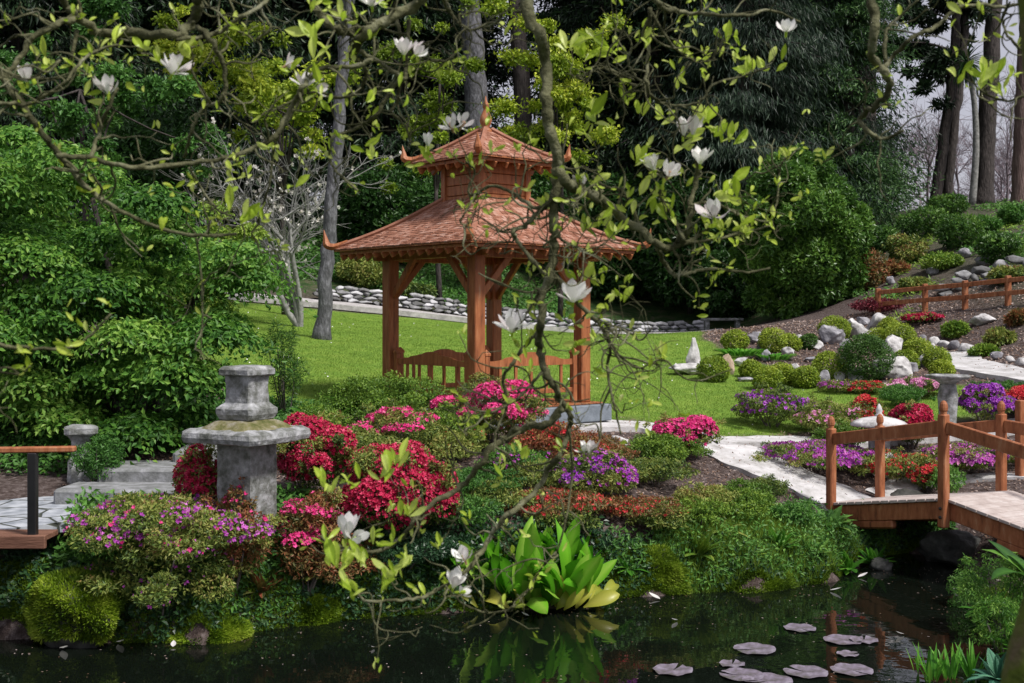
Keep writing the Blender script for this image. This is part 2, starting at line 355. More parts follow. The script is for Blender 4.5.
at=N.new('ShaderNodeAttribute'); at.attribute_name='surf'; sep=N.new('ShaderNodeSeparateColor'); L.new(at.outputs['Color'],sep.inputs[0])
def mixc(f,a,c):
    mx=N.new('ShaderNodeMix'); mx.data_type='RGBA'; L.new(f,mx.inputs[0]); L.new(a,mx.inputs[6]); L.new(c,mx.inputs[7]); return mx.outputs[2]
c1=mixc(sep.outputs[1],mulch,cover); c2=mixc(sep.outputs[0],c1,grassc)
L.new(c2,bs.inputs['Base Color']); bs.inputs['Roughness'].default_value=.95; bs.inputs['Specular IOR Level'].default_value=.2
bp=N.new('ShaderNodeBump'); bp.inputs['Strength'].default_value=.8; bp.inputs['Distance'].default_value=.05; L.new(nz(22,10,.7),bp.inputs['Height']); L.new(bp.outputs[0],bs.inputs['Normal'])
M['ground']=m
g=b.build('ground','ground',smooth=True); tag(g,kind='structure')
sdl=sdf_poly(GX,GY,lawn_poly); sdr=sdf_poly(GX,GY,rock_poly)
gm=np.clip(.5-(sdl+.12*snoise(GX.ravel(),GY.ravel(),2))/.3,0,1)
cm=np.clip((GY.ravel()-37)/3,0,1)*np.clip((sdr)/1,0,1)*np.where(GX.ravel()>9,.45,1); cm=np.maximum(cm,np.clip((GX.ravel()-11.5)/2,0,1)*(GY.ravel()>22)*.35)
cm=np.maximum(cm,np.clip((9-GY.ravel())/2,0,1))
ca=g.data.color_attributes.new('surf','FLOAT_COLOR','POINT')
ca.data.foreach_set('color',np.stack([gm,cm,gm*0,gm*0+1],1).astype(np.float32).ravel())

# water
m,nt,N,L=newmat('pond_water'); out=N.new('ShaderNodeOutputMaterial'); bs=N.new('ShaderNodeBsdfPrincipled'); L.new(bs.outputs[0],out.inputs[0])
bs.inputs['Base Color'].default_value=(.004,.006,.004,1); bs.inputs['Roughness'].default_value=.02; bs.inputs['IOR'].default_value=1.36
tc=N.new('ShaderNodeTexCoord'); n=N.new('ShaderNodeTexNoise'); n.inputs['Scale'].default_value=2.2; n.inputs['Detail'].default_value=3; L.new(tc.outputs['Object'],n.inputs['Vector'])
bp=N.new('ShaderNodeBump'); bp.inputs['Strength'].default_value=.22; bp.inputs['Distance'].default_value=.02; L.new(n.outputs['Fac'],bp.inputs['Height']); L.new(bp.outputs[0],bs.inputs['Normal'])
M['water']=m
b=MB(); b.add([(-14,4,0),(8,4,0),(8,18,0),(-14,18,0)],q=[(0,1,2,3)]); tag(b.build('water','water'),kind='structure')

# paths
def ribbon(name,pts,w,mat,dz=.03,n=10,cross=6,th=0):
    c=bezr([(p[0],p[1],0) for p in pts],n)[:,:2]
    if np.ndim(w)==0: w=[w]*len(pts)
    ww=np.interp(np.linspace(0,len(pts)-1,len(c)),np.arange(len(pts)),w)
    t=nrm(np.gradient(c,axis=0)); nn=np.stack([-t[:,1],t[:,0]],1)
    e=np.linspace(-.5,.5,cross+1); ph=.04*np.sin(np.arange(len(c))*1.3)
    X=c[:,0][:,None]+nn[:,0][:,None]*e[None]*(ww+ph)[:,None]; Y=c[:,1][:,None]+nn[:,1][:,None]*e[None]*(ww+ph)[:,None]
    Zc=ground(X,Y).reshape(X.shape)
    Zc=Zc.mean(1,keepdims=True)*.6+Zc*.4+dz
    Zc=np.maximum(Zc,ground(X,Y).reshape(X.shape)+dz*.6)
    b=MB(); k=cross+1; m_=len(c)
    ii=(np.arange(m_-1)[:,None]*k+np.arange(k-1)[None]).ravel()
    b.add(np.stack([X.ravel(),Y.ravel(),Zc.ravel()],1),q=np.stack([ii,ii+k,ii+k+1,ii+1],1)[:,::-1])
    # kerb skirt
    for col,sg in((0,1),(k-1,-1)):
        ed=np.stack([X[:,col],Y[:,col],Zc[:,col]],1); lo=ed.copy(); lo[:,2]-=.15
        i=np.arange(m_-1); b.add(np.vstack([ed,lo]),q=np.stack([i,i+1,i+1+m_,i+m_],1)[:,::sg])
    o=b.build(name,mat,smooth=True); return tag(o,kind='structure')
ribbon('path',[(4.42,15.5),(3.95,16.1),(3.4,16.7),(2.9,17.5),(2.0,18.15),(1.0,17.7),(.2,16.9)],[.95,1.0,1.1,1.0,.8,.7,.5],'pathm',dz=.04)
ribbon('path',[(2.9,17.55),(3.7,17.9),(4.8,18.05),(6.2,18.5),(8.0,19.2),(11.5,20.5)],[.4,.5,.6,.65,.7,.8],'pathm',dz=.05)
ribbon('path',[(4.9,15.9),(5.6,16.5),(6.6,16.55),(8,16.1),(10,15.6)],[.5,.35,.35,.4,.5],'pathm',dz=.03)
ribbon('path',[(10.0,27.6),(9.55,26.0),(9.3,24.6),(9.5,22.8),(10.3,21.4),(12.5,20.2)],[1.0,1.1,1.1,1.1,1.3,1.5],'pathm',dz=.06)
ribbon('gravel_path',[(-14,35.3),(-8,35.9),(-5.4,36.2),(-1.4,37.0),(3,37.9),(5.2,38.3),(6.6,38.3)],[1.6,1.6,1.6,1.6,1.9,2.2,1.6],'gravel',dz=.12)

# flagstones on the left
m,nt,N,L=newmat('crazy_paving'); out=N.new('ShaderNodeOutputMaterial'); bs=N.new('ShaderNodeBsdfPrincipled'); L.new(bs.outputs[0],out.inputs[0])
tc=N.new('ShaderNodeTexCoord'); v=N.new('ShaderNodeTexVoronoi'); v.feature='DISTANCE_TO_EDGE'; v.inputs['Scale'].default_value=2.3; 
nn=N.new('ShaderNodeTexNoise'); nn.inputs['Scale'].default_value=7; L.new(tc.outputs['Object'],nn.inputs['Vector'])
L.new(tc.outputs['Object'],v.inputs['Vector'])
c1=ramp(N,L,v.outputs['Distance'],[(.0,(.12,.13,.09)),(.018,(.18,.19,.13)),(.035,(1,1,1)),(1,(1,1,1))])
c2=ramp(N,L,nn.outputs['Fac'],[(.3,(.20,.22,.25)),(.5,(.33,.35,.39)),(.7,(.46,.48,.52))])
mx=N.new('ShaderNodeMix'); mx.data_type='RGBA'; mx.blend_type='MULTIPLY'; mx.inputs[0].default_value=1; L.new(c2,mx.inputs[6]); L.new(c1,mx.inputs[7]); L.new(mx.outputs[2],bs.inputs['Base Color'])
bs.inputs['Roughness'].default_value=.7; bp=N.new('ShaderNodeBump'); bp.inputs['Distance'].default_value=.02; L.new(c1,bp.inputs['Height']); L.new(bp.outputs[0],bs.inputs['Normal'])
M['flag']=m
b=MB(); fp=[(-7.5,10.95),(-4.7,10.95),(-3.75,11.9),(-3.8,13.1),(-4.6,13.6),(-7.5,13.6)]
b.add([(x,y,1.035) for x,y in fp]+[(x,y,.94) for x,y in fp],q=[(i,(i+1)%6,(i+1)%6+6,i+6) for i in range(6)]+[(0,3,4,5),(0,1,2,3)]); tag(b.build('flagstone_path','flag'),kind='structure')

# ------------------------------------------------------------------ crowns
def crown(clumps, n, ln, wd, b, droop=.0, shell=.5, up=.4, jit=.6, vr=(0,1), flat=1.0, cull=True, r=None, soft=False, sag=0):
    r=r or rng
    C=np.array([c for c,_ in clumps],float); R=np.array([np.broadcast_to(q,(3,)) for _,q in clumps],float)
    w=(R[:,0]*R[:,1]+R[:,0]*R[:,2]+R[:,1]*R[:,2]); w/=w.sum()
    k=r.choice(len(C),n,p=w); u=unit(n,r)
    rr=1-shell*r.random(n)**1.6
    if soft: rr=np.abs(r.normal(size=n))**.75*.62
    pos=C[k]+R[k]*u*rr[:,None]
    if sag: pos[:,2]-=sag*((pos[:,0]-C[k][:,0])**2+(pos[:,1]-C[k][:,1])**2)/R[k][:,0]
    if cull and len(C)>1 and len(C)<260:
        keep=np.ones(n,bool)
        for s in range(0,n,20000):
            d=(((pos[s:s+20000][:,None]-C[None])/R[None])**2).sum(-1); keep[s:s+20000]=(d.min(1)>.30)
        pos=pos[keep];u=u[keep];k=k[keep]
    m_=len(pos)
    nn=nrm(u+np.array([0,0,up])+r.normal(size=(m_,3))*jit)
    d=nrm(np.cross(nn,unit(m_,r))+u*.4+np.array([0,0,-droop]))
    nn=nrm(nn-d*(nn*d).sum(1,keepdims=True))
    cv=r.random(len(C))
    v=vr[0]+(vr[1]-vr[0])*np.clip(.45*cv[k]+.55*r.random(m_)+.08*u[:,2],0,1)
    s=r.uniform(.7,1.25,m_)
    b.leaves(pos,d,nn,ln*s,wd*s,v)
    return pos
def dome_clumps(c,rx,ry,h,k=14,cr=.42,r=None,low=-.25):
    r=r or rng; out=[]
    u=unit(k*3,r); u=u[u[:,2]>low][:k]
    ctr=np.array([c[0],c[1],c[2]+h*.48]); R=np.array([rx,ry,h*.52])
    for q in u:
        s=cr*r.uniform(.5,1.15)
        out.append((ctr+R*q*(1.06-s*.85)*r.uniform(.72,1.16), R*s*np.array([1,1,.95])))
    out.append((ctr-[0,0,R[2]*.1],R*.58))
    return out
def cover(p,s=5.0):
    return (np.sin(p[:,0]*s+p[:,2]*s*1.7+p[:,1]*2)+np.sin(p[:,0]*s*2.3-p[:,1]*s*1.9+1)+np.sin(p[:,2]*s*2.9+p[:,0]*s*.9+2)+.6*np.sin(p[:,0]*s*5.1+p[:,2]*s*4.3))/3.6
def flowers(clumps,n,size,b,dens=None,zmin=-.3,petals=5,r=None,patch=None,cent=None,coat=False):
    r=r or rng
    C=np.array([c for c,_ in clumps],float); R=np.array([np.broadcast_to(q,(3,)) for _,q in clumps],float)
    w=(R[:,0]*R[:,1]+R[:,0]*R[:,2]+R[:,1]*R[:,2])
    if patch is not None: w=w*np.where(r.random(len(C))<patch,1.0,.3)
    w/=w.sum(); n=int(n*1.5); k=r.choice(len(C),n*5,p=w); u=unit(n*5,r); sparse=(patch or 1)<.65; u[:,2]=np.abs(u[:,2])*np.where(r.random(n*5)<.72,1,-1)
    ok=u[:,2]>zmin; k=k[ok];u=u[ok]
    pos=C[k]+R[k]*u*r.uniform(.90,1.10,(len(k),1))
    thr=-.75 if (patch or 1)>=.85 else (-.3 if (patch or 1)>=.7 else -.12)
    ok=cover(pos)+r.normal(size=len(pos))*(.45 if sparse else .16)>thr; k=k[ok];u=u[ok];pos=pos[ok]
    d=(((pos[:,None]-C[None])/R[None])**2).sum(-1); d[np.arange(len(k)),k]=9; ok=d.min(1)>.85
    pos=pos[ok][:n];u=u[ok][:n]; m_=len(pos)
    ax=nrm(u+r.normal(size=(m_,3))*.35+np.array([0,-.15,.25]))
    t=nrm(np.cross(ax,unit(m_,r))); s2=np.cross(ax,t); vb=r.random(m_); sz_=r.uniform(.55,1.35,m_)
    for i in range(petals):
        a=i*2*math.pi/petals; d_=nrm(t*math.cos(a)+s2*math.sin(a)+ax*r.uniform(.2,1.1,(m_,1))); s=size*sz_*r.uniform(.85,1.15,m_)
        b.leaves(pos,d_,ax,s*.62,s*.5,np.clip(vb**1.5*.75+.25*r.random(m_),0,1),fold=-.12)
def fit(px,top,w,D,zoff=0):
    x=(px-512)*D/F; y=D; zg=gz(x,y)+zoff; zt=CAMZ-(top-HZ)*D/F
    return (x,y,zg), max(zt-zg,.22), w*D/F/2
def stems(c,h,rx,n=7,r=.012,mat='twig',parent=None,org=None):
    b=MB()
    for i in range(n):
        a=random.random()*6.28; q=random.uniform(.3,.75)
        e=np.array([c[0]+math.cos(a)*rx*q,c[1]+math.sin(a)*rx*q,c[2]+h*random.uniform(.5,.8)])
        s=np.array([c[0]+math.cos(a)*rx*.08,c[1]+math.sin(a)*rx*.08,c[2]-.06])
        mid=(s+e)/2+np.array([random.uniform(-.1,.1)*rx,random.uniform(-.1,.1)*rx,0])
        b.tube(bezr([s,mid,e],4),(r,r*.4),5)
    return b.build('stems',mat,parent,org,smooth=True)
def shrub(name,label,px,top,w,D,leaf='azalea_leaf',flower=None,nf=0,fs=.04,ln=.045,wd=.018,dens=1.0,cat='shrub',patch=None,ry=None,k=16,cr=.42,group=None,vr=(0,1),hmin=None,zoff=0,flower2=None,nf2=0,up=.4,droop=0,zmin=-.3):
    c,h,rx=fit(px,top,w,D,zoff)
    if hmin: h=max(h,hmin)
    ry=ry or min(rx,.9*rx+.05)
    ry=max(ry,.25) if rx>.25 else rx
    cl=dome_clumps(c,rx,ry,h,k,cr)
    root=thing(name,c,label,cat,group)
    area=2*math.pi*((rx*ry+rx*h*.6+ry*h*.6)/3)*1.3
    n=int(min(34000,dens*area/(ln*wd*.5)*2.3))
    w_=max(.02,rx*.1)
    b=MB(); crown(cl,n,ln,wd,b,vr=vr,up=up,droop=droop,shell=.75,jit=.85); spr=dome_clumps(c,rx*1.08,ry*1.05,h*1.07,26,.16)[:-1]; crown(spr,n//5,ln,wd,b,vr=vr,up=up+.4,droop=droop,shell=1,cull=False); b.build('foliage',leaf,root,c)
    if flower and nf:
        b=MB(); flowers(cl,nf,fs*.78,b,patch=patch,zmin=zmin); tag(b.build('blossoms',flower,root,c),kind='stuff')
    if flower2 and nf2:
        b=MB(); flowers(cl,nf2,fs*.78,b,patch=patch,zmin=zmin); tag(b.build('blossoms',flower2,root,c),kind='stuff')
    stems(c,h,rx,parent=root,org=c)
    return root

# ------------------------------------------------------------------ gazebo (built in local space, z=0 is the floor)
GZC=(-.40,18.3,1.66)
gaz=thing('gazebo',GZC,'red-brown timber garden pavilion with a two-tiered shingled pagoda roof standing on the lawn','gazebo',rz=rad(41))
A=1.036
def sq(h,z,c=0.0): # square ring with chamfer
    if c<=0: return np.array([(-h,-h,z),(h,-h,z),(h,h,z),(-h,h,z)],float)
    return np.array([(-h+c,-h,z),(h-c,-h,z),(h,-h+c,z),(h,h-c,z),(h-c,h,z),(-h+c,h,z),(-h,h-c,z),(-h,-h+c,z)],float)
b=MB(); b.box((0,0,-.13),(2.72,2.72,.25),bev=.015); b.box((0,0,-.4),(2.3,2.3,.4)); b.build('plinth','plinth',gaz)
b=MB(); [b.box((x,0,.012),(.14,2.5,.022),bev=.004) for x in np.arange(-1.2,1.25,.15)]; b.build('floor_boards','wood',gaz)
for sx in(-1,1):
    for sy in(-1,1):
        b=MB(); b.box((sx*A,sy*A,1.16),(.19,.19,2.27),bev=.012); p=b.build('post','wood',gaz)
        for dx,dy in((-sx,0),(0,-sy)):
            b=MB(); b.beam((sx*A+dx*.08,sy*A+dy*.08,1.62),(sx*A+dx*.62,sy*A+dy*.62,2.2),.07,.10,bev=.008)
            b.build('brace','wood',gaz)
# header beams
for ax in range(2):
    for s in(-1,1):
        b=MB(); 
        if ax==0: b.beam((-A-.3,s*A,2.24),(A+.3,s*A,2.24),.09,.16)
        else: b.beam((s*A,-A-.3,2.25),(s*A,A+.3,2.25),.088,.155)
        b.build('header_beam','wood',gaz)
E1=1.66; 
def roof(E,zE,I,zI,rows,name,conc=.06,horn=.26):
    th=math.atan2(zI-zE,E-I)
    # board under shingles
    def prof(t): # t 0 at eave, 1 at top -> (apothem, z)
        return E+(I-E)*t, zE+(zI-zE)*t-conc*math.sin(math.pi*t)
    bb=MB(); rings=[sq(prof(t)[0],prof(t)[1]) for t in np.linspace(0,1,7)]; low=[r-np.array([0,0,.028]) for r in rings][::-1]
    bb.loft(low+rings); bb.build(name+'_boarding','wood',gaz)
    for f in range(4):
        a=f*math.pi/2; ca,sa=math.cos(a),math.sin(a)
        def W(x,y,z): return (x*ca-y*sa, x*sa+y*ca, z)
        s=MB()
        for i in range(rows):
            t0=i/rows-.012; t1=(i+1.25)/rows
            a0,z0=prof(t0);a1,z1=prof(min(t1,1.0))
            half0=a0;  x=-half0; k=0
            while x<half0-.01:
                w=random.uniform(.06,.11); x1=min(x+w,half0)
                j=random.uniform(-.008,.008); lift=.013+random.uniform(0,.007)
                l1=max(-a1,min(a1,x)); r1=max(-a1,min(a1,x1))
                if r1-l1>.005 or x1-x>.02:
                    g_=.004
                    p=[W(x+g_,-a0-j,z0+lift+.002),W(x1-g_,-a0-j,z0+lift+.002),W(r1-g_,-a1,z1+.006),W(l1+g_,-a1,z1+.006),W(x+g_,-a0-j,z0+.002),W(x1-g_,-a0-j,z0+.002)]
                    s.add(p,q=[(0,1,2,3),(4,5,1,0)],t=[(4,0,3),(5,2,1)],a=random.random())
                x=x1
        s.build('shingles','shingle',gaz)
    for sx in(-1,1):
        for sy in(-1,1):
            pts=[]
            for t in np.linspace(1,0,9):
                q,z=prof(t); pts.append((sx*q,sy*q,z+.035))
            bb=MB(); bb.tube(pts,(.035,.04),6)
            bb.build('hip_cap','shingle',gaz)
            bb=MB(); d=np.array([sx,sy,0])/math.sqrt(2); o=np.array([sx*E,sy*E,zE]); H=horn
            c=[o-d*.22+[0,0,.13],o-d*.02+[0,0,.05],o+d*.10+[0,0,.07],o+d*.15*H/.3+[0,0,.20*H/.3],o+d*.18*H/.3+[0,0,.36*H/.3]]
            bb.tube(bezr(c,4),np.interp(np.arange(17),[0,5,9,13,16],[.03,.06,.062,.030,.004]),6); bb.build('corner_horn','wood',gaz)
    # fascia and rafter tails
    for f in range(4):
        a=f*math.pi/2; R3=np.array([[math.cos(a),math.sin(a),0],[-math.sin(a),math.cos(a),0],[0,0,1]])
        bb=MB(); bb.box(np.array([0,-E+.07,zE-.055])@R3,(2*E-.14,.025,.05),axes=R3,bev=.004); bb.build('fascia','wood',gaz)
        n=max(5,int(2*E/.22))
        for i in range(n):
            x=-E+.14+(2*E-.28)*i/(n-1)
            inn=max(abs(x)*.98,I+.02); 
            if E-inn<.15: inn=E-.16
            t=(E-inn)/(E-I)
            bb=MB(); p0=np.array([x,-E+.05,zE-.13])@R3; p1=np.array([x,-inn,zE+(zI-zE)*t-.16])@R3
            bb.beam(p0,p1,.045,.085); bb.build('rafter','wood',gaz)
roof(E1,2.34,.46,3.08,20,'lower_roof')
# cupola
b=MB()
for f in range(4):
    a=f*math.pi/2; R3=np.array([[math.cos(a),math.sin(a),0],[-math.sin(a),math.cos(a),0],[0,0,1]])
    for i in range(4): b.box(np.array([0,-.44,3.06+i*.155])@R3,(.88,.03,.148),axes=R3,bev=.008)
b.build('cupola','wood',gaz)
for sx in(-1,1):
    for sy in(-1,1):
        b=MB(); b.box((sx*.44,sy*.44,3.3),(.10,.10,.72),bev=.008); b.build('cupola_post','wood',gaz)
roof(.81,3.66,.06,4.14,11,'upper_roof',conc=.03,horn=.23)
def lathe(b,prof,c=(0,0,0),k=20,a=.5):
    an=np.arange(k)*2*math.pi/k
    b.loft([np.stack([c[0]+r*np.cos(an),c[1]+r*np.sin(an),np.full(k,c[2]+z)],1) for r,z in prof],a=a)
b=MB(); lathe(b,[(.10,4.08),(.10,4.16),(.055,4.2),(.075,4.24),(.095,4.30),(.085,4.36),(.05,4.44),(.035,4.48),(.05,4.51),(.048,4.55),(.02,4.60),(.004,4.68)],k=14); b.build('finial','wood',gaz,smooth=True)
# railing panels between posts
def panel(p0,p1,scroll=True):
    p0=np.array(p0,float);p1=np.array(p1,float);d=p1-p0;Lp=np.linalg.norm(d);d/=Lp
    n_=np.array([-d[1],d[0],0]); AX=np.array([d,n_,[0,0,1]])
    b=MB(); b.beam((*p0[:2],.22),(*p1[:2],.22),.05,.07); b.build('bottom_rail','wood',gaz)
    # scrolled top rail as a thick outline
    xs=np.linspace(0,Lp,41); u=xs/Lp; zt=.66+.04+.0*u
    zt=zt+np.where((u>.2)&(u<.8),.055*np.abs(np.sin(np.pi*(u-.2)/.6))**.5,0)+np.where((u>.38)&(u<.62),.045*np.abs(np.sin(np.pi*(u-.38)/.24))**.6,0)-np.where(u<.2,.02*np.sin(np.pi*u/.2),0)-np.where(u>.8,.02*np.sin(np.pi*(u-.8)/.2),0)
    zt=np.nan_to_num(zt,nan=.70)
    v=[];q=[]
    for x,z in zip(xs,zt):
        o=p0+d*x
        v+=[(*(o-n_*.025)[:2],.60),(*(o-n_*.025)[:2],z),(*(o+n_*.025)[:2],z),(*(o+n_*.025)[:2],.60)]
    for i in range(len(xs)-1):
        for k in range(4): q.append((i*4+k,i*4+(k+1)%4,(i+1)*4+(k+1)%4,(i+1)*4+k))
    b=MB(); b.add(v,q=q); b.build('top_rail','wood',gaz)
    n=5
    for i in range(n):
        o=p0+d*(Lp*(i+1)/(n+1)); b=MB(); b.box((o[0],o[1],.43),(.05,.03,.36),axes=AX,bev=.004); b.build('spindle','wood',gaz)
    for o in(p0+d*.04,p1-d*.04):
        b=MB(); b.box((o[0],o[1],.38),(.085,.085,.76),axes=AX,bev=.006)
        c=o; an=AX
        r0=np.array([[-.05,-.05,.76],[.05,-.05,.76],[.05,.05,.76],[-.05,.05,.76]])@AX+np.array([c[0],c[1],0]); r1=np.array([[-.05,-.05,.79],[.05,-.05,.79],[.05,.05,.79],[-.05,.05,.79]])@AX+np.array([c[0],c[1],0]); r2=np.array([[-.004,-.004,.85],[.004,-.004,.85],[.004,.004,.85],[-.004,.004,.85]])@AX+np.array([c[0],c[1],0])
        b.loft([r0,r1,r2]); b.build('newel','wood',gaz)
g_=.14
panel((-A,A-g_,0),(-A,-A+g_,0)); panel((-A+g_,-A,0),(A-g_,-A,0)); panel((A-g_,A,0),(-A+g_,A,0))

# ------------------------------------------------------------------ arched footbridge
def v3(*a): return np.array(a,float)
U=v3(.5,-.866,0); Vv=v3(.866,.5,0); Wd=1.0
N0=v3(4.12,15.3,.60);N1=v3(4.96,13.6,.92);N2=v3(5.88,12.0,.60)
bx=v3(*(N0+N2)/2); bx[2]=.3
br=thing('footbridge',bx,'arched red-brown timber footbridge with post and rail sides crossing the end of the pond','footbridge')
NL=[N0-U*.25-v3(0,0,.04),N0,N1,N2,N2+U*.5-v3(0,0,.08)]
FL=[p+Vv*Wd for p in NL]
for side,lst,sg in(('n',NL,-1),('f',FL,1)):
    for i in range(1,4-0):
        if i>=3: break
        p,q=lst[i],lst[i+1]
        b=MB(); b.beam(p+v3(0,0,-.13),q+v3(0,0,-.13),.09,.20,bev=.01)
        if i==1: b.beam(p+v3(0,0,-.27),p+(q-p)*.55+v3(0,0,-.28),.085,.10,bev=.02)
        else: b.beam(p+(q-p)*.35+v3(0,0,-.27),q+v3(0,0,-.27),.085,.10,bev=.02)
        b.build('side_beam','bridgewood',br,bx)
for i in range(4):
    p,q,fp_,fq=NL[i],NL[i+1],FL[i],FL[i+1]; L_=np.linalg.norm(q-p); n=max(2,int(L_/.14))
    b=MB()
    for k in range(n):
        t=(k+.5)/n; a0=p+(q-p)*t; a1=fp_+(fq-fp_)*t; dd=nrm(q-p); 
        ex=nrm(a1-a0); up_=np.cross(dd,-ex); up_=up_ if up_[2]>0 else -up_
        b.box((a0+a1)/2+v3(0,0,-.005),(np.linalg.norm(a1-a0)+.16,L_/n-.012,.035),bev=.004,axes=np.array([ex,dd,up_]),a=random.random())
    b.build('deck','deckwood',br,bx)
AXB=np.array([Vv,U,[0,0,1]])
def bpost(p,h=1.12,low=.32,w=.102):
    b=MB(); b.box(p+v3(0,0,(h-.16-low)/2),(w,w,h-.16+low),bev=.012,axes=AXB)
    rb=[]
    for r_,z in((w*.36,h-.17),(w*.36,h-.13),(w*.46,h-.115),(w*.48,h-.085),(w*.42,h-.045),(w*.26,h-.015),(w*.05,h-.005)):
        an=np.arange(12)*2*math.pi/12; rb.append(np.stack([p[0]+r_*np.cos(an),p[1]+r_*np.sin(an),np.full(12,p[2]+z)],1))
    b.loft(rb); o=b.build('post','bridgewood',br,bx)
    for z in(-.1,-.2):
        b=MB(); c=p+v3(0,0,z)-Vv*(w/2+.002); b.tube([c,c-Vv*.012],.018,8); b.build('bolt','metal',o,bx)
NP=[N0-Vv*.07,N1-Vv*.10,N2-Vv*.10]; FP=[v3(4.86,15.85,.58),v3(5.85,14.35,.86),v3(6.85,12.6,.75)]
for p in NP: bpost(p)
for p in FP: bpost(p,low=.2)
for pp in (NP,FP):
    for i in(0,1):
        e=nrm(pp[i+1]-pp[i]); b=MB(); b.beam(pp[i]+v3(0,0,.82)+e*.05,pp[i+1]+v3(0,0,.82)-e*.05,.05,.15,bev=.01)
        b.build('rail','bridgewood',br,bx)
# short fence behind the bridge
c0=v3(6.95,16.4,gz(6.95,16.4)); f=thing('path_fence',c0,'short timber fence post with a single rail behind the far end of the footbridge','fence')
b=MB(); b.box(c0+v3(0,0,.5),(.11,.11,1.12),bev=.01,rz=.3); b.build('post','bridgewood',f,c0)
c1=v3(9.2,15.7,gz(9.2,15.7)); b=MB(); b.box(c1+v3(0,0,.5),(.11,.11,1.12),bev=.01,rz=.3); b.build('post','bridgewood',f,c0)
b=MB(); b.beam(c0+v3(0,0,.85),c1+v3(0,0,.85),.05,.14,bev=.008); b.build('rail','bridgewood',f,c0)

# ------------------------------------------------------------------ left platform, handrail, steps
pf=v3(-5.1,10.75,.9)
t=thing('timber_platform',pf,'low timber landing edge in front of the flagstones at far left, over dark water','platform')
b=MB(); 
for i in range(2): b.box((-5.62,10.68+i*.145,1.03),(3.0,.138,.05),bev=.005)
b.build('boards','darkwood',t,pf)
b=MB(); b.box((-5.62,10.58,1.0),(3.02,.05,.12),bev=.008); b.build('edge_beam','darkwood',t,pf)
hr=v3(-4.24,10.62,1.05)
t=thing('handrail',hr,'black metal handrail post with a red-brown wooden rail at the far left','handrail')
b=MB(); b.box(hr+v3(0,0,.36),(.075,.075,.74),bev=.006); b.build('post','metal',t,hr)
b=MB(); b.beam((-7.4,10.60,hr[2]+.72),(-3.88,10.66,hr[2]+.76),.09,.05,bev=.01); b.build('rail','bridgewood',t,hr)
b=MB(); b.box((-7.2,10.6,1.36),(.075,.075,.74),bev=.006); b.build('post','metal',t,hr)
st=v3(-3.75,12.7,1.0)
t=thing('stone_steps',st,'two low grey stone garden steps beside the flagstones, under the leafy shrub','steps')
for (x0,y0,z0,w,d,h,rz) in((-3.98,12.72,1.09,1.55,.62,.20,-.06),(-3.75,13.4,1.22,1.5,.8,.22,-.03),(-3.1,14.15,1.33,1.6,.95,.24,.10)):
    b=MB(); b.box((x0,y0,z0),(w,d,h),bev=.03,rz=rz); o=b.build('step','stepstone',t,st)

# ------------------------------------------------------------------ stone lanterns and pedestals
def rough(o,amp=.012,sc=6,sub=3):
    md=o.modifiers.new('s','SUBSURF'); md.subdivision_type='SIMPLE'; md.levels=sub; md.render_levels=sub
    tx=bpy.data.textures.get('rough%g'%sc) or bpy.data.textures.new('rough%g'%sc,'CLOUDS'); tx.noise_scale=1/sc
    md=o.modifiers.new('d','DISPLACE'); md.texture=tx; md.strength=amp*2.5; md.mid_level=.5
LA=v3(-2.56,11.6,.93)
t=thing('stone_pedestal',LA,'tall weathered grey stone pedestal with a broad mossy slab and squat cap beside crimson azaleas','stone lantern',rz=rad(-27))
def rings(prof,c): return [sq(h,z,h*c) for h,z in prof]
b=MB(); b.loft([sq(.20,z) for z in(-.1,.2,.5,.86)]); o=b.build('pillar','stone',t); rough(o,.006,9)
b=MB(); b.loft(rings([(.42,.855),(.45,.865),(.465,.91),(.455,.955),(.40,.985)],.13)); o=b.build('slab','stone',t); rough(o,.014,6)
b=MB(); b.loft(rings([(.36,.98),(.25,1.045),(.13,1.09)],.3)); o=b.build('moss_cap','mossstone',t); rough(o,.01,8)
b=MB(); b.loft(rings([(.15,1.05),(.20,1.07),(.22,1.12),(.22,1.17),(.16,1.23),(.155,1.3)],.14)); o=b.build('moulding','stone',t); rough(o,.008,9)
b=MB(); b.loft(rings([(.155,1.23),(.148,1.38),(.158,1.50)],.10)); o=b.build('neck','stone',t); rough(o,.006,9)
b=MB(); b.loft(rings([(.17,1.485),(.20,1.50),(.20,1.545),(.17,1.575),(.06,1.585)],.16)); o=b.build('cap','stone',t); rough(o,.008,9)
# small pedestal inside the shrub
c=P(81,462,13.6); t=thing('small_pedestal',c,'small grey stone pedestal half hidden in the big green shrub','stone pedestal',rz=rad(20))
b=MB(); b.loft(rings([(.15,-.3),(.14,.0),(.10,.08),(.10,.24),(.15,.32)],.3)); o=b.build('pillar','stone',t); rough(o,.01,7)
b=MB(); b.loft(rings([(.16,.31),(.18,.33),(.18,.39),(.10,.42)],.3)); o=b.build('cap','stone',t); rough(o,.01,7)
# birdbath
x,y=6.9,19.0; c=v3(x,y,gz(x,y)); t=thing('birdbath',c,'grey stone birdbath with wide flat basin between the pink and purple azaleas','birdbath')
H=CAMZ-(375-HZ)*y/F-c[2]
b=MB(); lathe(b,[(.24,-.1),(.24,.03),(.19,.07),(.14,.12)],k=8); o=b.build('base','stone',t); 
b=MB(); lathe(b,[(.15,.10),(.13,.16),(.15,H*.5),(.16,H*.6),(.13,H-.16),(.11,H-.12)],k=12); b.build('stem','stone',t,smooth=True)
b=MB(); lathe(b,[(.12,H-.14),(.2,H-.08),(.32,H-.05),(.345,H-.02),(.34,H),(.31,H+.005),(.26,H-.025),(.03,H-.035)],k=24); b.build('basin','stone',t,smooth=True)
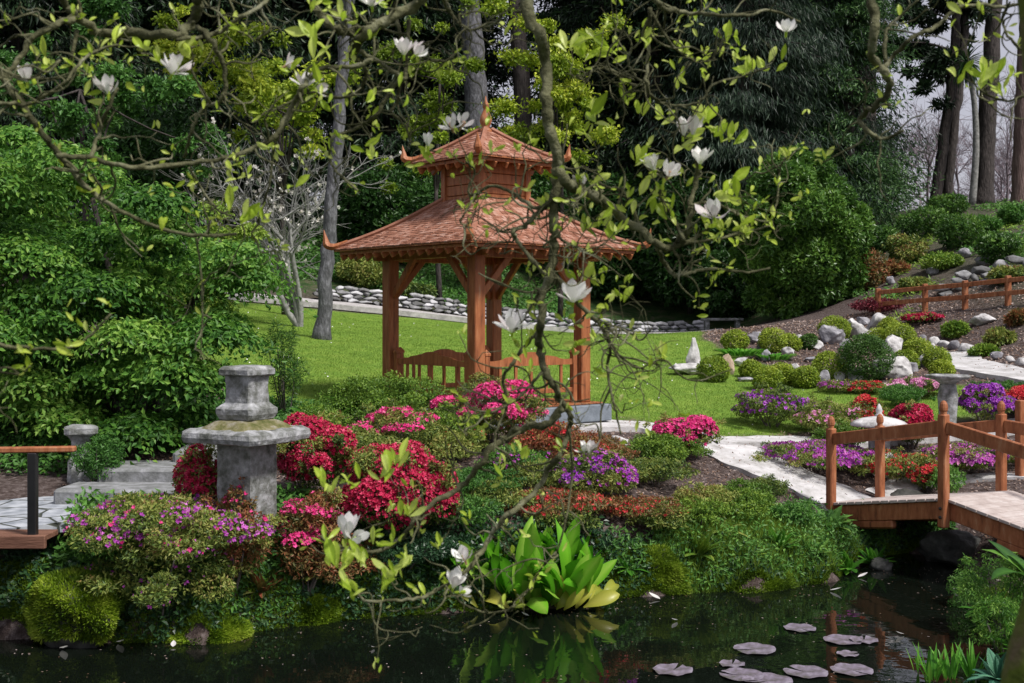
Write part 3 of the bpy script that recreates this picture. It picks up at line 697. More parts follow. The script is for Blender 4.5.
# snow-viewing lantern
x,y=5.17,16.9; c=v3(x,y,gz(x,y)); t=thing('snow_lantern',c,'pale low stone lantern with a wide domed roof and finial behind the footbridge railing','stone lantern')
H=CAMZ-(425-HZ)*y/F-c[2]
for k in range(3):
    a=k*2.094+.5; b=MB(); b.tube(bezr([(.30*math.cos(a),.30*math.sin(a),-.05),(.29*math.cos(a),.29*math.sin(a),.12),(.17*math.cos(a),.17*math.sin(a),.24)],4),(.06,.05),8); b.build('leg','whiterock',t,smooth=True)
b=MB(); lathe(b,[(.22,.2),(.23,.25),(.2,.28)],k=6); b.build('platform','whiterock',t)
b=MB(); lathe(b,[(.15,.27),(.16,H-.02)],k=6); b.build('light_box','stone',t)
b=MB(); lathe(b,[(.30,H-.02),(.39,H-.01),(.40,H+.01),(.34,H+.055),(.24,H+.09),(.12,H+.115),(.07,H+.125)],k=28); b.build('roof','whiterock',t,smooth=True)
b=MB(); lathe(b,[(.07,H+.12),(.05,H+.15),(.035,H+.17),(.05,H+.20),(.035,H+.25),(.008,H+.30)],k=12); b.build('finial','whiterock',t,smooth=True)
b=MB(); b.tube([(0,0,H+.29),(0,0,H+.39)],(.006,.003),5); b.build('spike','metal',t)
# stone bench far back
c=P(722,334,39.5); c[2]=gz(c[0],c[1]); t=thing('stone_bench',c,'grey stone bench at the back of the lawn under dark trees','bench')
b=MB(); b.box((0,0,.42),(1.35,.45,.09),bev=.02); b.build('seat','stone',t)
for s in(-1,1): b=MB(); b.box((s*.5,0,.17),(.14,.4,.42),bev=.02); b.build('leg','stone',t)
# low stone plinth block by the gazebo
# ------------------------------------------------------------------ rocks
_ds=np.arange(18.5,56,.1)
def dray(px,py,guess):
    x=(px-512)*_ds/F; zr=CAMZ-(py-HZ)*_ds/F; d=ground(x,_ds)-zr
    i=np.where((d[1:]>=0)&(d[:-1]<0))[0]
    if not len(i): return guess
    D=_ds[i[np.argmin(abs(_ds[i]-guess))]]
    return D if abs(D-guess)<guess*.4 else guess
import bmesh
def icos(sub):
    bm=bmesh.new(); bmesh.ops.create_icosphere(bm,subdivisions=sub,radius=1)
    v=np.array([x.co[:] for x in bm.verts]); t=np.array([[q.index for q in f.verts] for f in bm.faces]); bm.free(); return v,t
ICO={s:icos(s) for s in(2,3,4)}
def rockverts(sub,seed,ang=.5,planes=12,boxy=.8):
    v,t=ICO[sub]; r=np.random.default_rng(seed); v=np.sign(v)*np.abs(v)**boxy
    for i in range(planes):
        n=nrm(r.normal(size=3)); dd=r.uniform(.55,.85); s=v@n-dd; v=v-np.outer(np.maximum(s,0)*.95,n)
    o=r.uniform(0,50,3)
    dsp=np.array([noise.fractal(Vector(q*2.1+o),.75,2.1,5) for q in v]); return v*(1+.13*dsp)[:,None],t
def rock(name,label,px,pyb,w,h,D,mat='greyrock',seed=0,group=None,dy=.8,sub=4,tilt=0,cone=0,z=None):
    x=(px-512)*D/F; W=w*D/F; Hh=h*D/F; zg=gz(x,D) if z is None else z
    v,t=rockverts(sub,seed)
    if cone: v[:,:2]*=np.clip(1-cone*(v[:,2:3]+1)/2,.12,1)
    s=np.array([W/2*1.12,W/2*dy,Hh*.62]); v=v*s
    v[:,2]+=Hh*.42
    b=MB(); b.add(v,t=t); c=(x,D,zg); o=b.build(name,mat,org=None,smooth=True); o.location=c
    return tag(o,label,'rock',group)
RK=[ # px, base, w,h,D, mat, label
(692,374,42,11,23.2,'whiterock','low pale foot stone spreading below the pointed standing stone',0),
(693,374,20,35,23.4,'whiterock','tall pointed white standing stone at the left edge of the rock garden',.6),
(727,374,15,20,24.2,'tanrock','tan upright rock leaning beside the first yellow-green bush',.3),
(755,344,17,12,30,'greyrock','small grey rock at the back left of the rock garden near the bench',0),
(799,347,12,16,30,'whiterock','upright white rock between two boxwood balls at the back',.2),
(767,361,15,11,26.5,'greyrock','grey triangular rock among leafy plants left of the middle',.5),
(789,355,14,8,28,'whiterock','low white stone behind the leafy plants',0),
(794,371,14,8,25,'whiterock','flat white stone between yellow-green balls near the lawn',0),
(745,381,21,5,23.5,'greyrock','flat grey edging stone set in the lawn edge',0),
(831,343,30,20,29.5,'greyrock','broad grey boulder below the round bush at the back',0),
(856,338,20,20,31.5,'whiterock','rounded white boulder with pitted face near the top of the mound',0),
(878,330,24,18,33,'whiterock','pale boulder crowning the rock garden mound',0),
(873,339,18,12,31,'whiterock','pale rock just below the crowning boulder',0),
(892,355,23,20,28.5,'whiterock','grey and white boulder right of the large dark green ball',0),
(894,378,39,22,24.5,'whiterock','largest low domed white boulder in front of the rock garden',0),
(925,367,19,15,26,'greyrock','brownish grey rock beside the gravel path bend',0),
(823,386,15,17,23,'greyrock','upright grey rock at the front lawn edge of the rock garden',.2),
(845,371,12,18,25.3,'whiterock','thin white rock behind a yellow-green ball',.2),
(857,381,20,14,23.6,'greyrock','jagged grey rock left of the domed white boulder',.3),
(812,362,20,6,27,'greyrock','flat slab rock in bare mulch at the middle of the mound',0),
(983,323,26,11,29,'whiterock','flat white slab rock lying on the bare hillside below the fence',0),
(742,366,16,9,26,'whiterock','low pale stone between the tan rock and the strappy plants',0),
(764,350,13,9,28.5,'greyrock','small grey stone above the strappy leaves',0),
(815,350,14,10,29,'whiterock','small pale stone between dark ball and grey boulder',0),
(846,349,15,11,29.5,'greyrock','small grey boulder wedged right of the broad grey boulder',0),
(884,343,16,11,30,'whiterock','pale stone tucked under the green ball right of the crown',0),
(905,338,15,12,31.5,'whiterock','pale stone at the top right of the mound behind green balls',0),
(912,372,15,10,25.5,'greyrock','low grey stone between domed boulder and the path bend',0),
(838,380,13,10,24,'whiterock','small white stone in front of the thin white rock',0),
(780,378,15,7,24,'greyrock','flat grey stone between box balls at the lawn edge',0),
(805,384,13,7,23.3,'greyrock','low grey stone at the lawn edge left of the upright grey rock',0),
(930,352,12,9,28.5,'whiterock','white stone where the edging row meets the mound',0),
(862,325,16,10,33.5,'greyrock','grey stone below the burgundy maple',0),
]
for i,(px,pb,w,h,D,mt,lb,cn) in enumerate(RK):
    D=dray(px,pb,D); rock('boulder',lb,px,pb,w,h,D,mt,seed=20+i,group='boulders of the rock garden',cone=cn)
for i,(px,w,h) in enumerate([(922,10,8),(934,12,8),(944,12,8),(954,14,9),(966,19,10),(983,14,8),(997,14,8),(1010,12,7),(1021,13,8),(1036,15,9),(1052,14,8)]):
    D=dray(px,344+.24*(px-934) if px<1024 else 366,31.5-i*.75)
    rock('edging_stone','pale stone in the row edging the far side of the right-hand path',px,0,w,h,D,'whiterock' if i%3 else 'greyrock',seed=60+i,group='edging stones along the right-hand path',sub=2)
for i,(px,py,w,h,D,lb) in enumerate([(965,258,10,7,40,'small grey stone lying in the weeds right above the middle hillside fence post'),(985,264,13,8,39.5,'flat grey stone in the hillside weeds, a little right of the smaller one'),(905,236,9,6,44,'stone at the top of the bare gully'),(932,274,10,6,38,'grey stone at the left end of the retaining wall'),(890,284,9,6,38,'stone low in the gully behind the burgundy maple'),(862,262,10,8,41,'dark stone in the gully beside the rounded tree')]): rock('hillside_stone',lb,px,py,w*1.3,h*1.4,dray(px,py,D),'greyrock',seed=130+i,sub=3)
# dry stone wall behind the lawn
def stonewall(name,label,pts,h,courses,sz,mat,thick=.35,cat='wall',zoff=0):
    c=bezr([(p[0],p[1],0) for p in pts],20)[:,:2]; s=np.concatenate([[0],np.cumsum(np.linalg.norm(np.diff(c,axis=0),axis=1))]); Lw=s[-1]
    org=v3(c[0][0],c[0][1],gz(*c[0])); b=MB(); r=np.random.default_rng(5)
    base=[rockverts(3,200+i,planes=12,boxy=.5) for i in range(8)]
    for k in range(courses):
        x=r.uniform(0,.2)
        while x<Lw:
            w=sz*r.uniform(.7,1.7); xc=np.interp(x+w/2,s,c[:,0]); yc=np.interp(x+w/2,s,c[:,1]); hh=h/courses
            vv,t=base[r.integers(8)]; vv=vv*np.array([w*.58,thick*.6,hh*r.uniform(.66,.86)])
            a=math.atan2(np.interp(x+w,s,c[:,1])-np.interp(x,s,c[:,1]),np.interp(x+w,s,c[:,0])-np.interp(x,s,c[:,0])); R3=np.array([[math.cos(a),math.sin(a),0],[-math.sin(a),math.cos(a),0],[0,0,1]])
            if not(k==courses-1 and r.random()<.25): b.add(vv@R3+v3(xc,yc+.05*k,gz(xc,yc)+zoff+hh*(k+.45)),t=t,a=r.random())
            x+=w*.97
    o=b.build(name,mat,org=org,smooth=True); return tag(o,label,cat)
M['wallstone']=noisemat('wall_stone',[(.25,(.12,.12,.12)),(.5,(.30,.30,.31)),(.75,(.52,.52,.54))],scale=3,rough=.9,bump=.5,bscale=10,usev=.6,bdist=.04)
stonewall('dry_stone_wall','low dry stone wall of pale grey boulders behind the lawn path, running past the gazebo',[(-6.2,37.2),(-4.5,37.8),(-1.4,38.6),(1.5,39.2),(6.4,40.3)],.50,4,.30,'wallstone')
stonewall('hillside_wall','rough retaining wall of grey stones on the hillside behind the upper wooden fence',[(11.6,33.3),(13.5,32.9),(15.5,32.6)],.6,3,.34,'wallstone',zoff=-.1)
# hillside fence
pts=[P(878,312,33),P(925,312,32),P(965,308,31),P(1008,303,30),P(1055,300,29)]
for p in pts: p[2]=gz(p[0],p[1])
t=thing('hillside_fence',pts[0],'rust-red two-rail wooden fence climbing the hillside at right','fence')
for p in pts: b=MB(); b.box(p+v3(0,0,.32),(.13,.13,.82),bev=.015); b.build('post','bridgewood',t,pts[0])
for i in range(4):
    for z in(.62,.3): b=MB(); b.beam(pts[i]+v3(0,-.08,z),pts[i+1]+v3(0,-.08,z),.05,.12,bev=.01); b.build('rail','bridgewood',t,pts[0])
# ------------------------------------------------------------------ garden shrubs
AZ='azaleas on the island bank'
S=shrub
S('azalea','small crimson azalea tucked against the left side of the stone pedestal',204,446,52,11.9,'azalea_leaf','crimson',900,.05,patch=.95,group=AZ)
S('azalea','crimson azalea filling the gap right of the tall stone pedestal',312,420,84,12.6,'azalea_leaf','crimson',2300,.055,patch=.9,group=AZ)
S('azalea','large crimson azalea in full bloom right of the pedestal, lowest branches over the bank',398,440,118,12.25,'azalea_leaf','crimson',4200,.055,patch=.95,group=AZ,k=22,zmin=-.6)
S('azalea','bronze-leaved azalea with pink flowers only on top, in front of the crimson ones',306,497,78,11.75,'rust_leaf','hotpink',500,.05,patch=.7,group=AZ,zmin=.45)
S('azalea','green azalea with a band of coral pink flowers on its flat top, left of centre',398,408,92,14.2,'azalea_leaf','hotpink',700,.055,patch=.8,group=AZ,zmin=.5)
S('azalea','bright hot pink azalea blooming against the gazebo railing',492,382,108,15.4,'azalea_leaf','hotpink',2600,.06,patch=.75,group=AZ)
S('azalea','russet-leaved azalea to the right of the hot pink one in front of the gazebo step',552,424,96,15.0,'rust_leaf','scarlet',160,.05,patch=.5,group=AZ,vr=(.35,1))
S('azalea','azalea with violet flowers at its top near the middle of the island',590,452,84,13.9,'azalea_leaf','violet',320,.06,patch=.5,group=AZ,flower2='magenta',nf2=200)
S('azalea','green shrub crowned with pink flowers beside the pale path bend',668,434,72,16.0,'bright_leaf',None,0,group=AZ,vr=(0,.8))
S('azalea','bright pink azalea behind the green shrub at the path bend',684,416,74,16.5,'azalea_leaf','hotpink',1300,.06,patch=.9,group=AZ)
S('azalea','spreading front-left azalea with scattered magenta flowers above the ivy bank',172,500,184,11.35,'azalea_leaf','magenta',420,.05,patch=.6,group=AZ,k=34,cr=.34,vr=(.1,1),flower2='hotpink',nf2=90,hmin=.42,zmin=-.6)
S('shrub','dark leafy shrub half covering the small stone pedestal at left',100,436,46,13.2,'green_leaf',vr=(0,.6),hmin=.3)
S('azalea','low trailing azalea with few magenta flowers spilling down the bank above the mossy mounds',160,536,140,11.12,'azalea_leaf','magenta',90,.045,patch=.6,k=26,cr=.3,hmin=.35,zmin=-.7,group=AZ,zoff=-.1)
S('azalea','bronze-green azalea at the foot of the stone pedestal',232,492,64,11.35,'rust_leaf','hotpink',60,.045,patch=.5,group=AZ)
S('azalea','rust and orange-red low azalea in the middle of the bank above the wide green leaves',560,492,120,13.35,'rust_leaf','scarlet',210,.05,patch=.6,group=AZ,vr=(.0,.9),zmin=-.5)
S('azalea','low straggling azalea dotted with red, right of the wide green leaves',640,498,90,13.6,'rust_leaf','scarlet',130,.045,patch=.6,group=AZ,vr=(.0,.85))
S('azalea','small green azalea with loose violet blooms left of the russet one',515,448,66,14.3,'green_leaf','magenta',90,.05,patch=.5,group=AZ)
S('azalea','olive azalea without flowers above the crimson azalea',450,430,90,14.6,'azalea_leaf','scarlet',20,.05,group=AZ,vr=(.2,.9))
S('shrub','low olive green shrub in front of the left gazebo railing',382,378,126,15.6,'bright_leaf',None,0,vr=(0,.7),k=20)
S('shrub','yellow-green low shrub right of the pedestal cap, behind the crimson azalea',318,408,66,14.6,'bright_leaf',vr=(.1,.8))
S('shrub','small rust-tinged green shrub among bark mulch on the bank near the bridge',702,486,64,14.0,'azalea_leaf',vr=(.3,1))
S('shrub','soft yellow-green shrub where the bank meets the bridge path',742,482,56,14.5,'bright_leaf',vr=(0,.6),ln=.04,wd=.015)
S('shrub','grey-green sprawling plant at the left edge of the path before the bridge',766,477,40,14.9,'azalea_leaf',vr=(0,.6),ln=.04,wd=.012)
S('shrub','dark green filler shrub between the crimson azalea and the wide green leaves',470,470,90,13.4,'green_leaf',vr=(0,.6))
S('shrub','pale leafed shrub under the crimson azalea at the water edge',405,540,110,12.2,'ivy_leaf',vr=(.1,.8),hmin=.35)
S('shrub','small dark green shrub left of the bronze-leaved azalea',258,520,50,11.7,'green_leaf',vr=(0,.6))
for px,top,w,D,lf,lb in [(450,500,100,12.75,'green_leaf','low green shrub between the large crimson azalea and the wide leaves'),(610,474,90,14.6,'azalea_leaf','olive low azalea without flowers above the straggling red one'),(540,470,80,14.0,'azalea_leaf','leafy azalea out of flower left of the violet azalea'),(500,490,70,13.2,'azalea_leaf','mixed green azalea behind the tips of the wide leaves'),(355,430,80,13.6,'azalea_leaf','green azalea base under the coral pink band'),(455,404,70,15.0,'bright_leaf','yellow-green shrub left of the hot pink azalea'),(600,438,60,15.2,'rust_leaf','russet shrub touching the stone near the gazebo plinth'),(655,468,70,15.0,'azalea_leaf','sparse green shrub on the mulch below the pink azalea'),(118,520,80,11.25,'green_leaf','bright green perennial at the left end of the magenta azalea'),(330,540,90,11.9,'rust_leaf','brown-tinged fern-like shrub below the bronze azalea'),(700,520,60,13.6,'bright_leaf','soft grassy green shrub over the bank above the moss hump'),(660,520,60,13.4,'azalea_leaf','small shrub draping the bank right of the straggling red azalea'),(792,528,54,14.2,'green_leaf','fresh green leafy shrub beside the bridge abutment'),(735,506,70,14.1,'bright_leaf','yellow-green low shrub in the middle of the right bank'),(560,520,70,13.0,'azalea_leaf','dark azalea directly behind the wide green leaves')]:
    S('shrub',lb,px,top,w,D,lf,vr=(0,.85),k=20,hmin=.3)
# beds right of the path
B2='azaleas around the right-hand paths'
S('azalea','rounded azalea dotted with violet flowers at the lawn edge beyond the path bend',772,388,72,19.0,'azalea_leaf','violet',260,.07,patch=.35,group=B2,vr=(0,.7))
S('azalea','loose green and dusky pink azalea between lawn and path',828,402,78,18.6,'azalea_leaf','palepink',120,.06,patch=.5,group=B2,vr=(.1,.9))
S('azalea','broad pinkish purple azalea left of the first bridge post',818,444,112,16.9,'azalea_leaf','magenta',800,.06,patch=.6,group=B2,vr=(.1,1),k=22,flower2='violet',nf2=200)
S('azalea','green shrub with a few red flowers seen through the first bridge bay',893,452,80,16.5,'azalea_leaf','scarlet',220,.055,patch=.4,group=B2)
S('azalea','crimson azalea mound right of the domed stone lantern',912,404,50,17.9,'azalea_leaf','crimson',1300,.07,patch=1,group=B2)
S('azalea','small scarlet azalea left of the domed stone lantern',866,397,36,18.6,'azalea_leaf','scarlet',450,.07,patch=.8,group=B2)
S('azalea','mauve azalea seen through the second bridge bay',962,442,80,16.9,'azalea_leaf','magenta',650,.06,patch=.6,group=B2,flower2='palepink',nf2=200)
S('azalea','red spray azalea low behind the middle bridge post',926,462,34,16.2,'azalea_leaf','scarlet',330,.06,patch=.7,group=B2)
S('azalea','violet azalea right of the birdbath',984,386,50,19.4,'azalea_leaf','violet',900,.07,patch=.85,group=B2)
S('azalea','scarlet azalea at the right edge beyond the bridge',1020,387,50,19.8,'azalea_leaf','scarlet',1300,.075,patch=.95,group=B2)
S('azalea','pale pink azalea beneath the domed white boulder',917,378,52,21.5,'azalea_leaf','palepink',600,.08,patch=.75,group=B2)
S('azalea','small red azalea at the lawn edge below the jagged rock',866,382,34,22.0,'azalea_leaf','scarlet',260,.07,patch=.7,group=B2)
S('azalea','dusky pink-mauve heather-like azalea between lawn and small red azalea',838,388,36,22.2,'azalea_leaf','magenta',60,.07,patch=.5,group=B2)
S('azalea','red azalea on the hillside above the rock garden',924,318,36,31,'azalea_leaf','crimson',700,.10,patch=.9,group=B2,ln=.07,wd=.03)
S('azalea','pink and green azalea beyond the second bridge bay at right',1010,448,60,17.2,'azalea_leaf','palepink',240,.06,patch=.5,group=B2)
S('shrub','dark green leafy shrub right of the birdbath foot',1000,382,60,21,'green_leaf',vr=(0,.6))
S('shrub','green filler shrub in front of the birdbath',905,386,50,20.6,'green_leaf',vr=(.1,.8))
S('shrub','low green plants beside the domed stone lantern',842,424,50,17.6,'bright_leaf',vr=(0,.6))
S('shrub','bright green low plant between the bridge posts by the path',948,466,34,15.9,'green_leaf',vr=(.5,1))
S('japanese_maple','burgundy dome-shaped Japanese maple on top of the rock garden mound',877,299,50,33.5,'burgundy',ln=.10,wd=.04,cat='tree')
# clipped balls
BL=[(767,366,24,24.2,'small yellow-green box ball immediately right of the tan rock'),(751,360,18,25.5,'tiny yellow-green box ball behind the first one'),(713,356,26,24.6,'yellow-green box ball between the standing stone and the tan rock'),(782,363,22,24.3,'third yellow-green box ball from the standing stone along the lawn'),(806,366,22,23.8,'yellow-green box ball beside the upright grey rock at the lawn edge'),(829,352,28,25.6,'broad yellow-green box ball in front of the grey boulder'),(773,328,24,30.5,'yellow-green box ball at the back left of the mound'),(790,334,18,30,'small mid-green box ball left of the upright white rock'),(809,334,16,30.3,'small dark box ball right of the upright white rock'),(834,316,26,32.5,'yellow-green box ball at the top back of the mound above the grey boulder'),(865,335,46,26.5,'large dark green clipped ball in the middle of the rock garden'),(878,328,22,31.5,'yellow-green box ball under the crowning boulder'),(899,323,28,31.8,'green box ball right of the crowning boulder'),(918,338,24,29.5,'green box ball above the gravel path bend'),(937,347,22,28,'yellow-green box ball nearest the edging stones'),(906,350,22,27.5,'yellow-green box ball above the largest domed boulder'),(942,360,20,25.5,'lowest yellow-green box ball beside the gravel path'),(735,330,22,31,'bushy green ball beside the stone bench'),(889,318,18,33,'small yellow-green ball behind the crowning boulder')]
for px,top,w,D,lb in BL:
    w=w*1.18; top=top-1
    D=dray(px,top+.85*w,D); c,h,rx=fit(px,top,w,D); h=min(h,w*D/F*1.0); h=max(h,w*D/F*.8)
    dark='dark' in lb.split()[:3] or 'large dark' in lb
    c=(c[0],c[1],c[2]-.03)
    b=MB(); cl=[(v3(c[0],c[1],c[2]+h*.5),np.array([rx,rx,h*.52]))]+[(v3(c[0],c[1],c[2]+h*.5)+q_*np.array([rx,rx,h*.5])*.72,np.array([rx,rx,h*.5])*.36) for q_ in unit(14)]; crown(cl,int(4200*max(1,rx/.3)**1.6),.05,.026,b,vr=(0,1),up=.6,shell=.3)
    t=thing('box_ball',c,lb,'shrub','clipped balls in the rock garden'); b.build('foliage','dark_box_leaf' if dark else 'box_leaf',t,c); stems((c[0],c[1],gz(c[0],c[1])),h*.7,rx*.6,4,parent=t,org=c)
for px,top,w,D,lb in [(742,340,34,27.5,'strappy green leaves filling the left of the rock garden'),(775,346,30,27,'spreading leafy green plant in the left of the rock garden')]:
    c,h,rx=fit(px,top,w,D); b=MB()
    for i in range(140):
        a=random.random()*6.28; q=random.random()**.5*rx; p=(c[0]+q*math.cos(a),c[1]+q*math.sin(a),c[2])
        b.bigleaf(p,(math.cos(a)*.5,math.sin(a)*.5,1),(0,0,1),h*random.uniform(.7,1.1),.06,curl=1.0,seg=4,a=random.random())
    tag(b.build('leafy_plant','sword_leaf',org=c),lb,'plant')
# spiky dark shrub left of the gazebo
S('rosemary_shrub','open dark blue-green upright shrub behind the stone pedestal',286,326,52,16.6,'laurel_leaf',ln=.075,wd=.012,dens=.35,k=16,cr=.28,vr=(.1,.9),up=1.2)
for i,(px,top,w,D,lb) in enumerate([(372,374,44,15.9,'clump of broad bright green leaves by the left gazebo post'),(330,388,44,15.5,'clump of arching bright leaves left of the olive shrub')]):
    c,h,rx=fit(px,top,w,D); b=MB()
    for k in range(60):
        a=random.random()*6.28; q=random.random()**.5*rx; b.bigleaf((c[0]+q*.5*math.cos(a),c[1]+q*.5*math.sin(a),c[2]+h*.2),(math.cos(a)*.6,math.sin(a)*.6,1),(0,0,1),h*random.uniform(.6,.95),.09,curl=.9,seg=4,a=random.random())
    tag(b.build('leafy_plant','sword_leaf',org=c),lb,'plant')

# big green shrub at the left
def clumped(name,label,cat,spec,leaf,n,ln,wd,root,trunks,trunkr=.05,bark='bark',group=None,**kw):
    t=thing(name,root,label,cat,group)
    b=MB(); crown(spec,n,ln,wd,b,**kw); b.build('crown',leaf,t,root)
    for tr in trunks:
        b=MB(); b.tube(bezr(tr,4),(trunkr,trunkr*.35),7); b.build('trunk',bark,t,root,smooth=True)
    return t
r2=np.random.default_rng(11)
poly=np.array([(-60,110),(60,118),(130,160),(190,205),(255,215),(268,265),(240,320),(228,380),(200,430),(165,480),(40,490),(-60,490)],float)
cl=[]
while len(cl)<150:
    px,py=r2.uniform(-60,275),r2.uniform(105,488)
    if sdf_poly([px],[py],poly)[0]<-12:
        D=r2.uniform(14.2,18.5)-(.0 if py<300 else .4); p=P(px,py,D)
        if p[2]<gz(p[0],p[1])+.05: continue
        R=r2.uniform(.3,.75); cl.append((p,np.array([R*1.15,R*1.15,R*.2])))
rt=v3(-4.9,16,gz(-4.9,16))
clumped('leafy_shrub','very large fresh green layered shrub filling the left side behind the steps','shrub',cl,'fresh_leaf',165000,.08,.042,rt,[[rt,rt+v3(-.3,.1,1.2),rt+v3(-.8,.3,3)],[rt+v3(.1,0,0),rt+v3(.5,0,1.2),rt+v3(1.0,0,2.4)],[rt+v3(-.2,0,0),rt+v3(-1.2,-.3,1.2),rt+v3(-2,-.5,2.6)]],.09,'bark',up=.5,droop=.45,shell=1,vr=(0,1),jit=.5,cull=False,r=r2,soft=True,sag=.45)
cl=[]
for i in range(40):
    px,py=r2.uniform(150,262),r2.uniform(205,400); 
    if px>215+ (400-py)*.22: continue
    p=P(px,py,r2.uniform(17.5,20)); 
    if p[2]<gz(p[0],p[1])+.2: continue
    R=r2.uniform(.25,.5); cl.append((p,np.array([R,R,R*.25])))
rt=v3(-5.2,19,gz(-5.2,19))
clumped('leafy_shrub','paler yellowish green shrub at the lawn edge behind the large left shrub','shrub',cl,'bright_leaf',30000,.075,.04,rt,[[rt,rt+v3(.3,0,1.2),rt+v3(.4,0,2.6)]],.05,droop=.4,soft=True,sag=.4,vr=(.2,1),cull=False,r=r2)

# ------------------------------------------------------------------ trees
def grow(b,p,d,ln,r,depth,tips,k=3,spread=.55,up=.25,wig=.12,shrink=.72,sides=5,seg=4):
    pts=[p]; dd=nrm(d)
    for i in range(seg):
        dd=nrm(dd+rng.normal(size=3)*wig+np.array([0,0,up*.15])); pts.append(pts[-1]+dd*ln/seg)
    b.tube(np.array(pts),(r,r*.62),max(3,sides),cap=False)
    if depth==0: tips.append((pts[-1],dd)); return
    for i in range(k):
        nd=nrm(dd+rng.normal(size=3)*spread+np.array([0,0,up*.3]))
        s=pts[-1] if i==0 else pts[random.randint(seg//2,seg)]
        grow(b,s,nd,ln*shrink*random.uniform(.8,1.15),r*.6,depth-1,tips,k,spread,up,wig,shrink,sides-1,max(2,seg-1))
def conifer_meshes(H,R,n,leaf,ln,wd,z0=2.0,zfull=15,hang=.6,trunkr=.4,seed=1,bark='bark'):
    r=np.random.default_rng(seed); b=MB()
    nb=int((zfull-z0)*9); tb=MB()
    tb.tube(np.array([(0,0,-.5),(0.05,0,H*.3),(0,.1,H*.7),(0,0,H)]),(trunkr*1.1,trunkr*.9,trunkr*.55,.03),10)
    POS=[];DD=[]
    for i in range(nb+60):
        z=r.uniform(z0,zfull) if i<nb else r.uniform(zfull,H*.97)
        Rz=R*(1-z/H)**.55*r.uniform(.6,1.12); a=r.random()*6.283
        e=v3(math.cos(a)*Rz,math.sin(a)*Rz,z-Rz*r.uniform(.05,.35)); s=v3(0,0,z); mid=(s+e)/2+v3(0,0,Rz*.08)
        tb.tube(np.array([s,mid,e]),(.05,.012),4,cap=False)
        m_=int(n/(nb+60)); t=r.random(m_)**.7
        p=s*((1-t)**2)[:,None]+mid*(2*t*(1-t))[:,None]+e*(t**2)[:,None]
        w=.16*Rz*(.3+t)
        p=p+r.normal(size=(m_,3))*w[:,None]*np.array([1,1,.35])
        d=nrm(v3(math.cos(a),math.sin(a),0)*.6+r.normal(size=(m_,3))*.5+np.array([0,0,-hang])); POS.append(p);DD.append(d)
    p=np.vstack(POS); d=np.vstack(DD); m_=len(p)
    nn=nrm(r.normal(size=(m_,3))*.6+np.array([0,0,.8])); nn=nrm(nn-d*(nn*d).sum(1,keepdims=True))
    b.leaves(p,d,nn,ln*r.uniform(.6,1.3,m_),wd*r.uniform(.7,1.3,m_),r.random(m_))
    return b,tb,leaf,bark
def conproto(name,args,label,group):
    b,tb,leaf,bark=conifer_meshes(**args); t=thing(name,(0,0,0),label,'tree',group)
    b.build('crown',leaf,t); tb.build('trunk',bark,t,smooth=True); return t
FG='dark forest trees behind the garden'
dark=conproto('conifer_tree',dict(H=26,R=4.2,n=60000,leaf='conifer_leaf',ln=.36,wd=.09,z0=1.2,zfull=15,seed=1),'',FG)
dark2=conproto('conifer_tree',dict(H=24,R=3.6,n=60000,leaf='conifer_leaf',ln=.30,wd=.085,z0=2.4,zfull=14,seed=2,hang=.3),'',FG)
grey=conproto('weeping_conifer',dict(H=24,R=4.0,n=80000,leaf='grey_conifer_leaf',ln=.36,wd=.045,z0=3,zfull=14,seed=3,hang=1.3,trunkr=.35),'',FG)
mid=conproto('conifer_tree',dict(H=22,R=3.4,n=60000,leaf='mid_conifer_leaf',ln=.27,wd=.075,z0=1.0,zfull=14,seed=4,hang=.4,trunkr=.3),'',FG)
used={}
def place(pr,px,D,label,s=1.0,group=FG,rz=None,sz=None):
    t=pr if pr.name not in used else copytree(pr)
    used[pr.name]=1
    x=(px-512)*D/F; t.location=(x,D,gz(x,D)-.2); t.rotation_euler=(0,0,random.random()*6.28 if rz is None else rz); t.scale=(s,s,sz or s); t['label']=label; t['group']=group
    return t
far_l='tall dark conifer standing deep in the forest behind the gazebo, one of a close row'
for px,D in [(-60,70),(30,66),(120,72),(200,64),(285,70),(370,62),(440,72),(580,66),(640,70),(720,64),(775,72),(800,66)]:
    place(random.choice([dark,dark2]),px,D,far_l,1.15)
NT=[(dark,20,38,'blue-black conifer at the top left corner above the large green shrub',.95),
(dark2,110,44,'dark conifer rising behind the large green shrub, left of the yellow-leaved tree',1),
(dark,215,47,'dark conifer right behind the bare pale multi-stemmed tree',1),
(dark2,300,52,'dark conifer behind the yellow-leaved tree left of the straight grey trunk',1),
(dark,395,50,'black-green conifer directly behind the left half of the gazebo',1),
(dark2,455,56,'dark conifer with visible trunk just left of the gazebo finial',1),
(dark,605,52,'black-green conifer behind the right half of the gazebo roof',1),
(dark2,655,48,'dark conifer above the stone bench',1),
(dark,700,54,'dark conifer behind the grey-green weeping tree',1),
(grey,745,45,'grey-green weeping conifer right of centre with hanging fine foliage',1),
(grey,690,52,'hazy grey-green weeping tree behind the magnolia flowers',1),
(grey,805,50,'grey-green weeping conifer above the big rounded green hedge tree',1.05),
(mid,848,47,'green conifer with feathery edge against the pale sky at right',.8),
(mid,818,56,'green conifer behind the feathery one with its trunk showing',1.1),
(dark2,790,60,'dark thick-trunked conifer between the weeping tree and feathery conifer',1.2)]
for pr,px,D,lb,s in NT: place(pr,px,D,lb,s)
